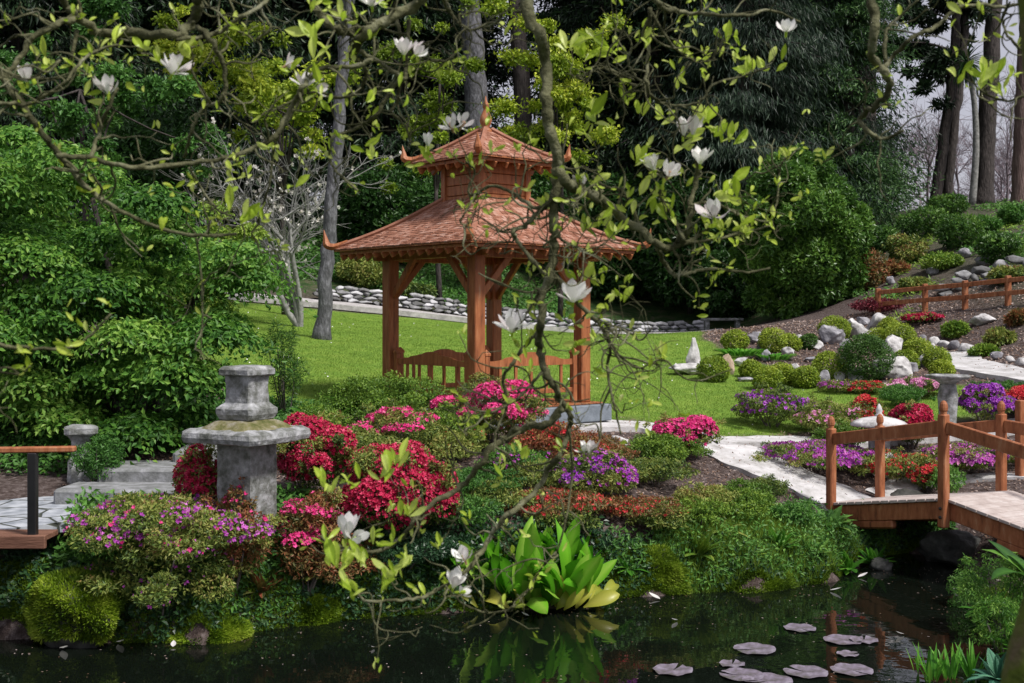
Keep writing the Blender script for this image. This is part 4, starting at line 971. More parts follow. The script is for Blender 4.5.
# big rounded hedge tree and understory
def bigbush(name,label,px,py,w,h,D,leaf,n,ln,wd,cat='tree',k=40,cr=.3,vr=(0,1),group=None,depth=1.0,base=None):
    if h<=40 and px>800: D=dray(px,py+h*.45,D)
    x=(px-512)*D/F; zc=CAMZ-(py-HZ)*D/F; rx=w*D/F/2; rz=h*D/F/2; zg=gz(x,D); r=np.random.default_rng(int(px*7+D))
    cl=[]
    u=unit(k*2,r); u=u[:k]
    for q in u:
        s=cr*r.uniform(.6,1.5); cl.append((v3(x,D,zc)+q*np.array([rx,rx*depth,rz])*(1-s*.8)*r.uniform(.88,1.1),np.array([rx,rx*depth,rz])*s))
    cl.append((v3(x,D,zc),np.array([rx,rx*depth,rz])*.7))
    c=v3(x,D,zg)
    return clumped(name,label,cat,cl,leaf,n,ln,wd,c,[[c,c+v3(.1,0,(zc-zg)*.6),v3(x,D,max(zc,zg+.05))]],.12 if h>40 else .03,vr=vr,group=group,r=r)
bigbush('laurel_tree','dense rounded mid-green tree at right of centre above the rock garden',796,238,142,166,38,'laurel_leaf',60000,.17,.08,k=95,cr=.17,vr=(.25,1))
bigbush('evergreen_bush','dark evergreen mass behind the stone bench',690,240,110,140,44,'laurel_leaf',16000,.25,.11,vr=(0,.4))
bigbush('evergreen_bush','dark evergreen mass between the stone bench and the rounded tree',735,285,90,70,42,'laurel_leaf',12000,.22,.10,vr=(0,.35))
bigbush('evergreen_bush','dark evergreen mass behind the right gazebo post',610,235,110,130,46,'laurel_leaf',16000,.25,.11,vr=(0,.4))
bigbush('evergreen_bush','dark evergreen bush behind the gazebo cupola, low down',520,225,120,120,48,'laurel_leaf',16000,.25,.11,vr=(0,.5))
bigbush('evergreen_bush','dark evergreen bush behind the left gazebo post',395,220,110,110,46,'laurel_leaf',16000,.25,.11,vr=(0,.5))
bigbush('evergreen_bush','black-green bush seen through the gap above the left shrub',160,170,130,140,34,'laurel_leaf',16000,.2,.09,vr=(0,.35))
bigbush('shrub','olive bush on the green slope behind the gazebo, left of the front post',365,272,58,34,41,'azalea_leaf',5000,.14,.06,cat='shrub',vr=(.2,.9))
bigbush('shrub','darker olive bush low on the green slope just left of the gazebo front post',412,292,50,16,40,'azalea_leaf',3000,.14,.06,cat='shrub',vr=(0,.6))
for px,py,w,h,D,lb,lf in [(880,240,40,26,43,'dark scrub at the top of the gully beside the rounded tree','laurel_leaf'),(948,205,40,20,48,'low dark bush at the foot of the pair of ridge trunks','laurel_leaf'),(1010,275,40,14,37,'olive scrub right above the retaining stones','azalea_leaf'),(915,285,30,12,36,'sparse olive scrub just behind the left of the hillside fence','azalea_leaf'),(895,268,26,14,38,'brown dry scrub on the bare strip above the hillside fence','rust_leaf'),(925,222,54,30,44,'dark green bush at the foot of the ridge, left of the tall trunks','laurel_leaf'),(960,232,48,34,43,'blue-green bush in the middle of the right hillside','laurel_leaf'),(1000,248,46,30,41,'rounded bush on the hillside near the right edge','laurel_leaf'),(905,250,44,30,42,'bush beside the bare gully on the right hillside','azalea_leaf'),(870,270,34,40,40,'brownish thin bush in the gully right of the rounded tree','rust_leaf'),(940,262,40,18,40,'low green patch bush above the hillside fence','bright_leaf'),(1015,215,30,20,47,'small bush on the ridge at the right edge','green_leaf'),(985,225,30,18,45,'small green bush under the thick ridge trunks','green_leaf'),(955,330,22,12,29,'low olive plant on the bare hillside below the fence','bright_leaf'),(1000,338,26,14,28,'greyish low plant on the bare hillside at right','azalea_leaf'),(985,352,24,8,26,'mat of yellow-green plant behind the edging stones','bright_leaf'),(1018,318,20,12,29,'small dry plant under the hillside fence at the right edge','rust_leaf')]:
    bigbush('shrub',lb,px,py,w,h,D,lf,4500,.13,.055,cat='shrub',k=24,cr=.35)
# yellow-leaved trees
def airy(name,label,spots,D,leaf,n,ln,wd,trunk,bark='bark',tr=.10,vr=(0,1),seed=1):
    r=np.random.default_rng(seed); cl=[]
    for (px,py,R,k) in spots:
        for i in range(k):
            q=r.normal(size=2)*R*.5; d=D+r.uniform(-1.5,1.5); p=P(px+q[0],py+q[1],d); s=R*D/F*r.uniform(.18,.42); cl.append((p,np.array([s,s,s*.6])))
    t=[P(a,b_,D) for a,b_ in trunk]; t[0][2]=gz(t[0][0],t[0][1])-.1
    br=[t]+[[t[-1] if random.random()<.5 else t[len(t)//2],(t[-1]+c)/2+v3(0,0,-.2),c] for c,_ in cl[::4]]
    root=thing(name,t[0],label,'tree'); b=MB(); crown(cl,n,ln,wd,b,vr=vr,soft=True,cull=False,r=r); b.build('crown',leaf,root,t[0])
    b=MB(); b.tube(bezr(br[0],4),(tr,tr*.4),8); b.build('trunk',bark,root,t[0],smooth=True)
    for q in br[1:]: b=MB(); b.tube(bezr(q,3),(tr*.3,.01),4); b.build('branch',bark,root,t[0],smooth=True)
airy('yellow_leaved_tree','yellow-green flowering tree left of the straight grey trunk',[(250,80,55,10),(285,100,45,12),(320,70,40,8),(230,60,40,6),(300,140,35,6),(180,50,50,6)],33,'yellow_leaf',17000,.13,.07,[(285,300),(282,200),(278,110)],seed=1)
airy('yellow_leaved_tree','yellow-green tree right of the gazebo finial with sky showing through',[(535,40,45,8),(520,110,45,8),(560,80,45,9),(590,120,40,8),(600,40,40,5),(540,160,35,5)],41,'yellow_leaf',16000,.15,.08,[(560,300),(562,200),(555,100)],seed=2)
airy('yellow_leaved_tree','olive-yellow foliage tree left of the gazebo finial',[(440,110,35,7),(455,60,40,7),(400,160,35,5),(420,20,40,5)],40,'yellow_leaf',10000,.14,.07,[(440,300),(436,200),(440,80)],seed=3,vr=(0,.6))
airy('leafy_tree','mid-green broadleaf tree high behind the large left shrub',[(60,60,60,10),(130,90,50,9),(40,110,50,8),(100,140,40,6),(200,150,35,6)],27,'green_leaf',18000,.13,.07,[(90,320),(85,200),(80,90)],seed=4,vr=(0,.8))
# straight trunk
def trunktree(name,label,pts,D,rpx,bark,seed=0,foli=None):
    t=[P(a,b_,D) for a,b_ in pts]; t[0][2]=min(t[0][2],gz(t[0][0],t[0][1]))-.1
    e=t[-1]+(t[-1]-t[-2])/np.linalg.norm(t[-1]-t[-2])*6; t.append(e)
    root=thing(name,t[0],label,'tree'); b=MB(); c=bezr(t,8); rr=np.linspace(rpx*1.15,rpx*.7,len(c))*D/F
    rr[0]*=1.5; rr[1]*=1.2
    c=c+rng.normal(size=c.shape)*.02; b.tube(c,rr,12); b.build('trunk',bark,root,t[0],smooth=True)
    r=np.random.default_rng(seed+50); cl=[]
    if foli:
        for (px,py,R,k) in foli:
            for i in range(k):
                q=r.normal(size=2)*R*.5; p=P(px+q[0],py+q[1],D+r.uniform(-2,2)); s=R*D/F*r.uniform(.25,.45); cl.append((p,np.array([s,s,s*.5])))
    for i in range(16):
        a=r.random()*6.28; cl.append((e+v3(math.cos(a)*2,math.sin(a)*2,r.uniform(1.5,6)),np.array([1.2,1.2,.6])))
    b=MB(); crown(cl,900*len(cl) if foli else 6000,.35,.10,b,shell=1,cull=False,r=r); b.build('crown','conifer_leaf',root,t[0])
    for c_,_ in cl[::3]:
        b=MB(); j=c[int(len(c)*.7)] if not foli else c[min(len(c)-1,int(np.argmin(np.linalg.norm(c-c_,axis=1))))]
        b.tube(bezr([j,(j+c_)/2+v3(0,0,.2),c_],3),(.06,.015),5); b.build('branch',bark,root,t[0],smooth=True)
trunktree('trunk_tree','straight grey-barked tree trunk on the lawn left of the gazebo',[(322,338),(328,250),(334,180),(342,80),(348,-10)],26.5,6.6,'greybark')
trunktree('ridge_tree','left-leaning dark trunk of the pair on the ridge at right',[(934,208),(944,140),(954,60),(958,-10)],51,5.2,'bark',1,[(912,22,30,8),(938,50,26,7),(948,10,30,8),(932,92,18,4),(925,70,18,4)])
trunktree('ridge_tree','second dark trunk of the pair on the ridge, right behind its neighbour',[(946,207),(952,140),(962,60),(966,-10)],52.5,5,'bark',2)
trunktree('ridge_tree','thickest dark trunk standing on the ridge near the right edge',[(982,207),(987,120),(992,40),(994,-10)],50,8.5,'bark',3,[(985,18,18,2)])
trunktree('ridge_tree','reddish brown trunk at the right edge of the ridge',[(1020,210),(1023,120),(1026,40),(1028,-10)],47,8,'redbark',4)
trunktree('grey_tree','broad grey sunlit trunk behind the left edge of the gazebo finial',[(480,300),(478,160),(474,60),(468,-10)],48,12,'greybark',5)
trunktree('dark_tree','thin dark trunk between the grey trunk and yellow-leaved tree',[(525,300),(524,160),(520,60),(514,-10)],50,9,'bark',6)
trunktree('dark_tree','dark trunk at far left of the upper conifers beside the weeping tree',[(808,220),(808,120),(806,-10)],52,11,'bark',7)
trunktree('dark_tree','dark trunk showing below the feathery conifer',[(862,220),(864,120),(866,-10)],50,12,'bark',8)
# cordyline
c=P(972,207,49); t=thing('cabbage_palm',c,'spiky-headed palm with thin pale trunk between the ridge trunks','palm')
b=MB(); hd=P(966,62,49); b.tube(bezr([c,P(976,150,49),P(974,100,49),hd],5),(.16,.10),8); b.build('trunk','palebark',t,c,smooth=True)
b=MB()
for i in range(150):
    u=unit(1)[0]; u[2]*=.8; b.bigleaf(hd,u,(0,0,1),random.uniform(.9,1.4),.07,curl=.7,seg=4,a=random.random()*.6)
b.build('fronds','mid_conifer_leaf',t,c)
# bare trees beyond ridge
def bare(name,label,px,py,D,ln,r_,mat,depth=5,k=3,group=None,seed=0,spread=.5,stems_=1,up=.3,lean=None,flowers_=0,shrink=.72):
    c=P(px,py,D); c[2]=gz(c[0],c[1])-.05; t=thing(name,c,label,'tree',group); b=MB(); tips=[]
    for i in range(stems_):
        d=v3(random.uniform(-.5,.5),random.uniform(-.4,.4),1) if lean is None else v3(*lean[i])
        grow(b,c.copy(),d,ln,r_,depth,tips,k,spread,up,shrink=shrink)
    b.build('branches',mat,t,c,smooth=True)
    if flowers_:
        b=MB()
        for p,d in random.sample(tips,min(flowers_,len(tips))):
            for i in range(5): b.leaves([p],np.array([nrm(d+rng.normal(size=3)*.6)]),unit(1),.10,.07,[random.random()],fold=.3)
        b.build('blossoms','blossom_white',t,c)
    return t
for i,(px,D) in enumerate([(925,74),(960,80),(1003,72),(1040,78),(905,84),(980,90)]):
    bare('bare_tree','pale leafless tree beyond the ridge between the dark trunks, against the sky',px,215,D,3.3,.11,'pinktwig',5,4,'leafless trees beyond the ridge',spread=.55)
bare('bare_magnolia','pale grey multi-stemmed bare tree with white blossom left of the straight trunk',300,305,29.5,1.9,.09,'palebark',5,3,None,stems_=4,lean=[(-.75,0,1),(-.3,.1,1),(.12,-.1,1),(-.5,.3,1)],flowers_=130,spread=.5,up=.15,shrink=.7)
# slope cover (ivy) and hillside cover : stuff
def scatter(name,mat,X,Y,n,ln,wd,test=None,h=.15,vr=(0,1),up=1.0,label=None,cat=None,tall=False):
    x=rng.uniform(*X,n);y=rng.uniform(*Y,n)
    if test is not None: k=test(x,y); x=x[k];y=y[k]
    z=ground(x,y); m_=len(x)
    b=MB()
    if tall:
        d=nrm(rng.normal(size=(m_,3))*.35+np.array([0,0,1])); nn=unit(m_); nn=nrm(nn-d*(nn*d).sum(1,keepdims=True)); pos=np.stack([x,y,z-.01],1)
    else:
        nn=nrm(rng.normal(size=(m_,3))*.5+np.array([0,-.3,up])); d=nrm(np.cross(nn,unit(m_))); pos=np.stack([x,y,z+rng.uniform(0,h,m_)],1)
    patch=.5+.5*np.clip(snoise(x,y,.7),-1,1)
    b.leaves(pos,d,nn,ln*rng.uniform(.6,1.3,m_),wd*rng.uniform(.7,1.2,m_),vr[0]+(vr[1]-vr[0])*np.clip(rng.random(m_)*.6+patch*.4,0,1))
    return tag(b.build(name,mat),label,cat,kind='stuff')
nr=np.random.default_rng(3)
scatter('slope_ivy','green_leaf',(-13,2),(40.5,52),30000,.16,.10,lambda x,y:(snoise(x,y,.5)>-.5),h=.25,vr=(0,.9),label='green ivy covering the slope behind the gazebo',cat='ground cover')
scatter('hillside_cover','green_leaf',(10.5,21),(34,48),17000,.13,.07,lambda x,y:(snoise(x,y,.45)>.1),h=.2,vr=(.2,1),label='patchy green ground cover on the right hillside',cat='ground cover')
scatter('hillside_grass','bright_leaf',(10,20),(31,45),14000,.16,.05,lambda x,y:(snoise(x+3,y,.6)>.25),h=.1,vr=(.2,.9),label='yellow-green weeds on the right hillside',cat='ground cover')
# lawn grass
def lt(x,y): return (sdf_poly(x,y,lawn_poly)<-.02+.05*snoise(x,y,3))&(nr.random(len(x))<np.clip(23/y,0,1)**2.2)
scatter('lawn_grass','grass',(-9.5,9.2),(16.5,37.2),420000,.038,.010,lt,tall=True,label='mown green lawn grass',cat='grass')
scatter('daisies','daisy',(-9.5,9.2),(17,36),520,.035,.035,lambda x,y:(sdf_poly(x,y,lawn_poly)<-.3)&(snoise(x,y,.6)>.15),h=.07,label='white daisies and petals flecking the lawn',cat='flowers')
# mulch debris on beds
def bedtest(x,y): return (sdf_poly(x,y,pond)>.15)&(sdf_poly(x,y,lawn_poly)>.05)
scatter('leaf_litter','dead_leaf',(-5,8),(11,19),26000,.045,.022,bedtest,h=.02,label='bark chips and fallen leaves on the beds',cat='litter')
scatter('leaf_litter','dead_leaf',(4.5,14),(21,34),16000,.07,.04,lambda x,y:(sdf_poly(x,y,lawn_poly)>.05),h=.02,label='bark chips on the rock garden and hillside',cat='litter')
scatter('ground_ivy','green_leaf',(-8,-2.6),(13.2,17.5),26000,.07,.05,lambda x,y:(sdf_poly(x,y,np.array(fp))>.1)&~((x>-4.8)&(x<-2.5)&(y<14.5)),h=.14,vr=(0,.7),label='dark green ground ivy under the large left shrub',cat='ground cover')
scatter('path_litter','dead_leaf',(1,6),(15.3,18.8),900,.035,.018,lambda x,y:(sdf_poly(x,y,lawn_poly)>.05),h=.09,label='few fallen leaves on the pale path',cat='litter')
def fern(label,c,n,L_,mat='sword_leaf',name='fern'):
    b=MB()
    for i in range(n):
        a=random.random()*6.28; e=random.uniform(.25,1.2); d=v3(math.cos(a)*e,math.sin(a)*e,1); L1=L_*random.uniform(.7,1.1)
        pts=[c+0.]; dd=nrm(d)
        for k in range(10): dd=nrm(dd+v3(0,0,-.13*e)); pts.append(pts[-1]+dd*L1/10)
        pts=bezr(pts,7); b.tube(pts,(.005,.002),3,cap=False,a=.4); m_=len(pts)
        tg=nrm(np.gradient(pts,axis=0)); sd=nrm(np.cross(tg,[0,0,1])); tt=np.linspace(0,1,m_); w=L1*.24*np.sin(np.pi*np.clip(tt*.9+.08,0,1))**.8
        for s in(-1,1):
            dl=nrm(sd*s+tg*.45+np.array([0,0,-.15])); b.leaves(pts,dl,np.cross(dl,tg)*s+[0,0,.5],w*.8,w*.08+.004,np.full(m_,random.random()),fold=.1)
    return tag(b.build(name,mat,org=c),label,'fern')
# bank plants
sdb=lambda x,y: sdf_poly(x,y,pond)
scatter('bank_ivy','ivy_leaf',(-6.4,-2.9),(10.9,12.2),14000,.075,.06,lambda x,y:(sdb(x,y)>.0)&(sdb(x,y)<.75)&(sdf_poly(x,y,np.array(fp))>.08)&(y<11.9),h=.3,up=.6,label='dark ivy spilling down the bank at lower left',cat='ivy')
scatter('bank_ferns','green_leaf',(-4.3,-1.4),(10.8,12.4),15000,.09,.045,lambda x,y:(sdb(x,y)>.12)&(sdb(x,y)<.8),h=.32,up=.6,vr=(.1,.9),label='soft green leafy plants along the left bank',cat='ground cover')
scatter('bank_ivy','ivy_leaf',(-2,1.0),(11.4,13),9000,.06,.045,lambda x,y:(sdb(x,y)>-.05)&(sdb(x,y)<.5),h=.3,up=.6,vr=(0,.8),label='small-leaved ivy under the crimson azalea at the waterline',cat='ivy')
scatter('bank_grass','bright_leaf',(1.6,4.2),(12.9,15.3),38000,.17,.009,lambda x,y:(sdb(x,y)>.0)&(sdb(x,y)<1.0)&(y<14.6),tall=True,vr=(0,.9),label='long fine grass hanging over the bank near the bridge',cat='grass')
scatter('bank_ferns','green_leaf',(1.7,4.4),(12.8,15.0),7500,.06,.026,lambda x,y:(sdb(x,y)>.0)&(sdb(x,y)<.8),h=.25,up=.5,vr=(.1,1),label='green leafy cover on the bank left of the bridge',cat='ground cover')
scatter('bank_moss','moss',(-4.8,5),(10.8,15.8),260000,.035,.014,lambda x,y:(sdb(x,y)>-.03)&(sdb(x,y)<.42)&(snoise(x,y,1.6)>-.75),tall=True,label='moss on the steep pond bank',cat='moss')
scatter('near_bank_grass','grass',(-8,8),(-3,5.6),20000,.12,.012,lambda x,y:(sdb(x,y)>.1),tall=True,label='grass on the near bank',cat='grass')
def edge_scatter(name,mat,i0,i1,n,s0,s1,ln,wd,tall,vr,label,cat,h=.05):
    seg=rng.integers(i0,i1,n); t=rng.random((n,1)); A_=pond[seg]; B_=pond[seg+1]; e=nrm(B_-A_); nn=np.stack([-e[:,1],e[:,0]],1)
    p=A_+(B_-A_)*t+nn*(s0+(s1-s0)*rng.random((n,1))**1.5); x=p[:,0];y=p[:,1]; k=sdb(x,y)>s0; x=x[k];y=y[k]; z=ground(x,y); k=z>-.04; x=x[k];y=y[k];z=z[k]; m_=len(x)
    if tall: d=nrm(rng.normal(size=(m_,3))*.5+np.array([0,-.5,.6])); q=unit(m_)
    else:
        q=nrm(rng.normal(size=(m_,3))*.5+np.array([0,-.8,.6])); d=nrm(np.cross(q,unit(m_)))
    q=nrm(q-d*(q*d).sum(1,keepdims=True)); b=MB()
    b.leaves(np.stack([x,y,z+rng.uniform(0,h,m_)],1),d,q,ln*rng.uniform(.6,1.3,m_),wd*rng.uniform(.7,1.2,m_),vr[0]+(vr[1]-vr[0])*np.clip(.5+.5*snoise(x,y,2.5)*.8+rng.normal(size=m_)*.2,0,1))
    return tag(b.build(name,mat),label,cat,kind='stuff')
edge_scatter('bank_moss','moss',1,18,110000,-.02,.32,.04,.015,True,(0,.7),'moss and short turf clinging to the steep bank face','moss')
edge_scatter('bank_greens','ivy_leaf',1,18,15000,.0,.40,.055,.038,False,(0,1),'small trailing leaves hanging on the steep bank face','ground cover',.10)
edge_scatter('bank_greens','green_leaf',3,18,9000,.05,.45,.07,.028,False,(0,.8),'fresh green leafy growth on the bank face','ground cover',.15)
for px,py,D,L_,n,mt,lb in [(120,592,11.15,.26,14,'green_leaf','small fern between the bright mossy mound and the next one'),(160,575,11.25,.30,16,'green_leaf','fern drooping under the magenta azalea'),(262,575,11.5,.30,16,'rust_leaf','brownish fern below the bronze-green azalea'),(318,560,11.9,.34,18,'azalea_leaf','olive fern under the bronze azalea at the bank edge'),(372,575,12.1,.30,14,'rust_leaf','rust-tinged fern under the large magnolia leaf spray'),(440,560,12.3,.32,16,'green_leaf','green fern left of the wide leaves'),(628,560,12.9,.24,12,'sword_leaf','small fern between the wide leaves and the grassy mound'),(700,560,13.2,.34,18,'bright_leaf','yellow-green fern right of the grassy mound'),(722,525,13.6,.34,18,'azalea_leaf','olive fern halfway up the right bank'),(778,552,13.6,.34,18,'sword_leaf','bright fern halfway between the grassy mound and bridge'),(812,568,13.7,.30,16,'green_leaf','fern at the waterline left of the bridge shadow'),(750,585,13.3,.22,12,'bright_leaf','fern touching the water below the moss hump'),(690,528,13.5,.26,14,'rust_leaf','dry brown fern above the grassy mound')]:
    p=P(px,py,D); p[2]=max(gz(p[0],p[1])-.02,.0); fern(lb,p,n,L_,mt)
# mossy mounds
def mossmound(label,px,pyt,w,D,seed,h=None,mat='moundmoss'):
    x=(px-512)*D/F; zt=CAMZ-(pyt-HZ)*D/F; W=w*D/F; zb=-.32; Hh=zt-zb
    v,t=rockverts(4,seed,planes=9); v=v*(1+.10*np.array([noise.noise(Vector(q*4+seed)) for q in v]))[:,None]; v=v*np.array([W/2,W/2*.8,Hh/2]); v[:,2]+=Hh/2
    b=MB(); b.add(v,t=t); c=v3(x,D,zb); root=thing('mossy_mound',c,label,'boulder'); b.build('rock','darkrock',root,smooth=True)
    r=np.random.default_rng(seed); n=34000; i=r.integers(0,len(t),n); w_=r.random((n,2)); w_=np.where(w_.sum(1,keepdims=True)>1,1-w_,w_)
    A_,B_,C_=v[t[i,0]],v[t[i,1]],v[t[i,2]]; p=A_+(B_-A_)*w_[:,:1]+(C_-A_)*w_[:,1:]; nn=nrm(p-np.array([0,0,Hh/2]))
    keep=(nn[:,2]>-.25)&(np.array([noise.noise(Vector(q*2.5+seed)) for q in p])>-.6); p=p[keep];nn=nn[keep];m_=len(p)
    d=nrm(nn+r.normal(size=(m_,3))*.45+np.array([0,0,-.15])); s=nrm(np.cross(d,unit(m_,r)))
    b=MB(); b.leaves(p,d,s,.045*r.uniform(.6,1.4,m_),.016,np.clip(.45+1.1*np.array([noise.noise(Vector(q*5+seed)) for q in p])+r.normal(size=m_)*.22,0,1)); b.build('moss',mat,root)
mossmound('rounded bright mossy mound at the lower left waterline',78,574,104,11.0,5)
mossmound('lower mossy mound right of the bright one, under the magenta azalea',205,606,84,11.25,6)
mossmound('mossy hump at the waterline below the bronze-leaved azalea',300,590,80,11.9,8)
mossmound('rounded grassy moss mound right of the wide green leaves',646,550,80,13.1,7,mat='moss')
mossmound('moss covered bank hump left of the bridge',756,568,90,13.35,9,mat='moss')
# skunk cabbage
c=v3(.26,12.45,.0); t=thing('skunk_cabbage',c,'huge clump of wide glossy bright green leaves at the water edge','plant')
for i in range(88):
    a=random.random()*6.28; q=random.random()**.5*.5; px_=c[0]+q*math.cos(a)*1.0; py_=c[1]+q*math.sin(a)*.5
    tl=.25+q*1.5*random.uniform(.6,1.2); L_=random.uniform(.6,1.0)*(1-.2*q)
    b=MB(); b.bigleaf((px_,py_,.05),(math.cos(a)*tl,math.sin(a)*tl-.1,1),(math.cos(a)*-.6,-1,.4) if random.random()<.7 else (-math.cos(a),-math.sin(a),.3),L_,random.uniform(.13,.21),pw=.68,curl=random.uniform(-1.7,.3),seg=10,fold=random.uniform(.2,.5),a=random.random(),peak=.56,wave=.06)
    b.build('leaf','cabbage_leaf',t,c,smooth=True)
for i in range(20):
    a=random.uniform(3.3,6.1); q=random.uniform(.2,.62); p=(c[0]+q*math.cos(a)*1.2,c[1]-.12+q*math.sin(a)*.55,.04)
    b=MB(); b.bigleaf(p,(math.cos(a)*random.uniform(.2,1.2),math.sin(a)*.6,random.uniform(.5,1.2)),(0,-1,.5),random.uniform(.3,.5),random.uniform(.09,.15),pw=.7,curl=random.uniform(.6,3.0),seg=9,fold=.45,a=random.random(),peak=.6,wave=.03)
    b.build('yellowing_leaf','old_cabbage_leaf',t,c,smooth=True)
# right bank ferns and leaves
def leafplant(name,label,c,n,L_,w,mat,spread=.8,seg=6,curl=1.2,peak=.45,cat='plant'):
    b=MB()
    for i in range(n):
        a=random.random()*6.28; b.bigleaf(c+v3(math.cos(a)*.04,math.sin(a)*.04,0),(math.cos(a)*spread*random.random(),math.sin(a)*spread*random.random(),1),(0,0,1),L_*random.uniform(.6,1.1),w*random.uniform(.7,1.2),curl=curl*random.uniform(.4,1.3),seg=seg,a=random.random(),peak=peak)
    return tag(b.build(name,mat,org=c),label,cat)
for px,py,D,L_,lb in [(975,585,11.9,.32,'bright fern nearest the dark water under the bridge'),(1004,650,10.3,.3,'lower fern at the right edge above the bottom corner'),(862,545,14.3,.3,'small leafy fern under the left end of the bridge'),(836,548,14.0,.3,'light green fern left of the bridge abutment')]:
    p=P(px,py,D); p[2]=max(.02,gz(p[0],p[1])-.03)
    if p[2]<.05: p[0]+=.15; p[2]=max(.0,gz(p[0],p[1]))
    fern(lb,p,22,L_)
S('feathery_plant','soft feathery light green mound on the right bank below the bridge deck',1003,556,84,11.3,'fresh_leaf',ln=.045,wd=.009,dens=.5,k=24,cr=.3,hmin=.3,cat='plant',droop=.5)
S('feathery_plant','soft feathery mound lower down the right bank, touching the water',1006,600,66,10.6,'fresh_leaf',ln=.045,wd=.009,dens=.5,k=24,cr=.3,hmin=.3,cat='plant',droop=.5)
S('feathery_plant','small feathery tuft under the second span of the bridge',968,572,40,12.4,'green_leaf',ln=.04,wd=.009,dens=.5,k=20,cr=.3,cat='plant',droop=.5)
leafplant('broad_leaf_plant','large light green leaves at the right edge beside the bridge deck',v3(4.8,11.0,.55),14,.5,.22,'fresh_leaf',1.1)
leafplant('broad_leaf_plant','dark leafy plant hanging below the left bridge post',v3(3.85,14.6,.38),26,.35,.12,'green_leaf',1.2)
for i,(px,py,lb) in enumerate([(932,680,'sword-leaved water plant at the bottom right, nearest the lily pads'),(950,678,'sword-leaved water plant, middle of three at bottom right'),(972,676,'sword-leaved water plant beside the teal ferny plant')]):
    D=3600/(py-315+2); leafplant('water_iris',lb,P(px,py+2,D)*v3(1,1,0),16,.3,.035,'sword_leaf',.5,5,.3,.4)
leafplant('water_iris','tiny tuft of upright leaves in the pond right of the lily pads',P(919,672,3600/357.)*v3(1,1,0),4,.26,.03,'sword_leaf',.3,5,.2,.4)
D=3600/372.; fern('blue-green ferny plant in the bottom right corner',P(1000,690,D)*v3(1,1,0)+v3(0,0,.02),30,.3,'teal_leaf','teal_plant')
leafplant('reed_tuft','few thin green blades rising from the water right of the moss mound',v3(1.05,12.55,-.02),14,.22,.012,'sword_leaf',.6,4,.6,.4)
dn=1800; x=rng.uniform(-4.5,5,dn); y=rng.uniform(9.6,15,dn); k=(sdb(x,y)<-.03)&(rng.random(dn)<np.where(sdb(x,y)>-.5,1,.25)); x=x[k];y=y[k];m_=len(x); b=MB()
b.leaves(np.stack([x,y,np.full(m_,.006)],1),nrm(np.stack([rng.normal(size=m_),rng.normal(size=m_),np.zeros(m_)],1)),np.tile([[0,0,1.]],(m_,1)),rng.uniform(.01,.035,m_),rng.uniform(.006,.018,m_),rng.random(m_),fold=.02); tag(b.build('floating_debris','dead_leaf'),'tiny leaves and bud scales floating on the pond','debris',kind='stuff')
# lily pads
def pad(px,py,w,label):
    D=3600/(py-HZ); R=w*D/F/2; b=MB(); n=26; a0=random.random()*6.28; V=[(0,0,.008)]
    for ring,f in((1,.55),(2,1.0)):
        for i in range(n):
            a=a0+.12+(6.283-.24)*i/(n-1); q=R*f*(1+.03*math.sin(a*7)); V.append((q*math.cos(a),q*math.sin(a),.007+(.013 if ring==2 else 0)*abs(math.sin(a*3+a0))))
    T=[(0,1+i,2+i) for i in range(n-1)]; Q=[(1+i,1+n+i,2+n+i,2+i) for i in range(n-1)]
    b.add(V,q=Q,t=T); b.add([(x*.9,y*.9,-.02) for x,y,z in V],q=[q[::-1] for q in Q]); o=b.build('lily_pad','lily',smooth=True); o.location=((px-512)*D/F,D,0); tag(o,label,'lily pad','lily pads on the pond')
for px,py,w,lb in [(673,671,40,'lily pad farthest left, alone at the bottom'),(732,665,26,'small lily pad just right of the leftmost one'),(755,650,42,'lily pad in the left cluster highest up'),(742,676,44,'lily pad at the bottom edge left of centre of the group'),(800,629,32,'farthest lily pad, narrow and high in the group'),(843,641,38,'left one of the two touching lily pads'),(864,641,28,'right one of the two touching lily pads'),(848,655,22,'smallest lily pad under the touching pair'),(806,673,44,'wide lily pad at the lower middle of the group'),(852,671,42,'wide lily pad lower right of the group'),(768,682,50,'lily pad cut by the bottom edge of the picture')]: pad(px,py,w,lb)
def fallen(px,py,w,lb):
    D=3600/(py-HZ); c=v3((px-512)*D/F,D,.012); b=MB(); a=random.random()*6.28
    b.bigleaf((0,0,0),(math.cos(a),math.sin(a),.05),(0,0,1),w*D/F,w*D/F*.5,curl=-.5,seg=5,a=random.random(),fold=.25); o=b.build('fallen_petal','petal'); o.location=c; tag(o,lb,'petal','fallen magnolia petals on the water')
for px,py,w,lb in [(62,649,16,'white petal floating left of the two by the mossy mound'),(118,643,15,'white petal floating off the first mossy mound'),(173,648,11,'thin white petal floating below the magenta azalea'),(374,648,7,'tiny white petal alone on black water left of centre'),(529,617,9,'pale petal at the foot of the yellowing leaves'),(660,600,14,'white petal at the foot of the grassy mound'),(677,621,11,'white petal adrift right of the grassy mound reflection'),(757,588,12,'white petal at the bank left of the bridge'),(830,591,13,'white petal on the water left of the bridge shadow'),(858,578,12,'white petal beside the stones under the bridge'),(904,635,12,'white petal between the lily pads and right bank'),(954,590,10,'white petal under the bridge at right'),(966,601,10,'white petal nearest the right ferns'),(609,610,6,'tiny petal right of the wide green leaves')]: fallen(px,py,w,lb)
rock('bank_rock','small wet grey stone at the waterline under the bridge',882,0,22,14,14.2,'darkrock',seed=91,z=-.03)
rock('bank_rock','dark wet stone at the water edge beneath the middle bridge post',950,0,60,34,14.6,'darkrock',seed=92,z=-.05)
rock('bank_rock','dark stone bank face under the bridge crown',925,0,70,60,15.9,'darkrock',seed=93,z=-.05)
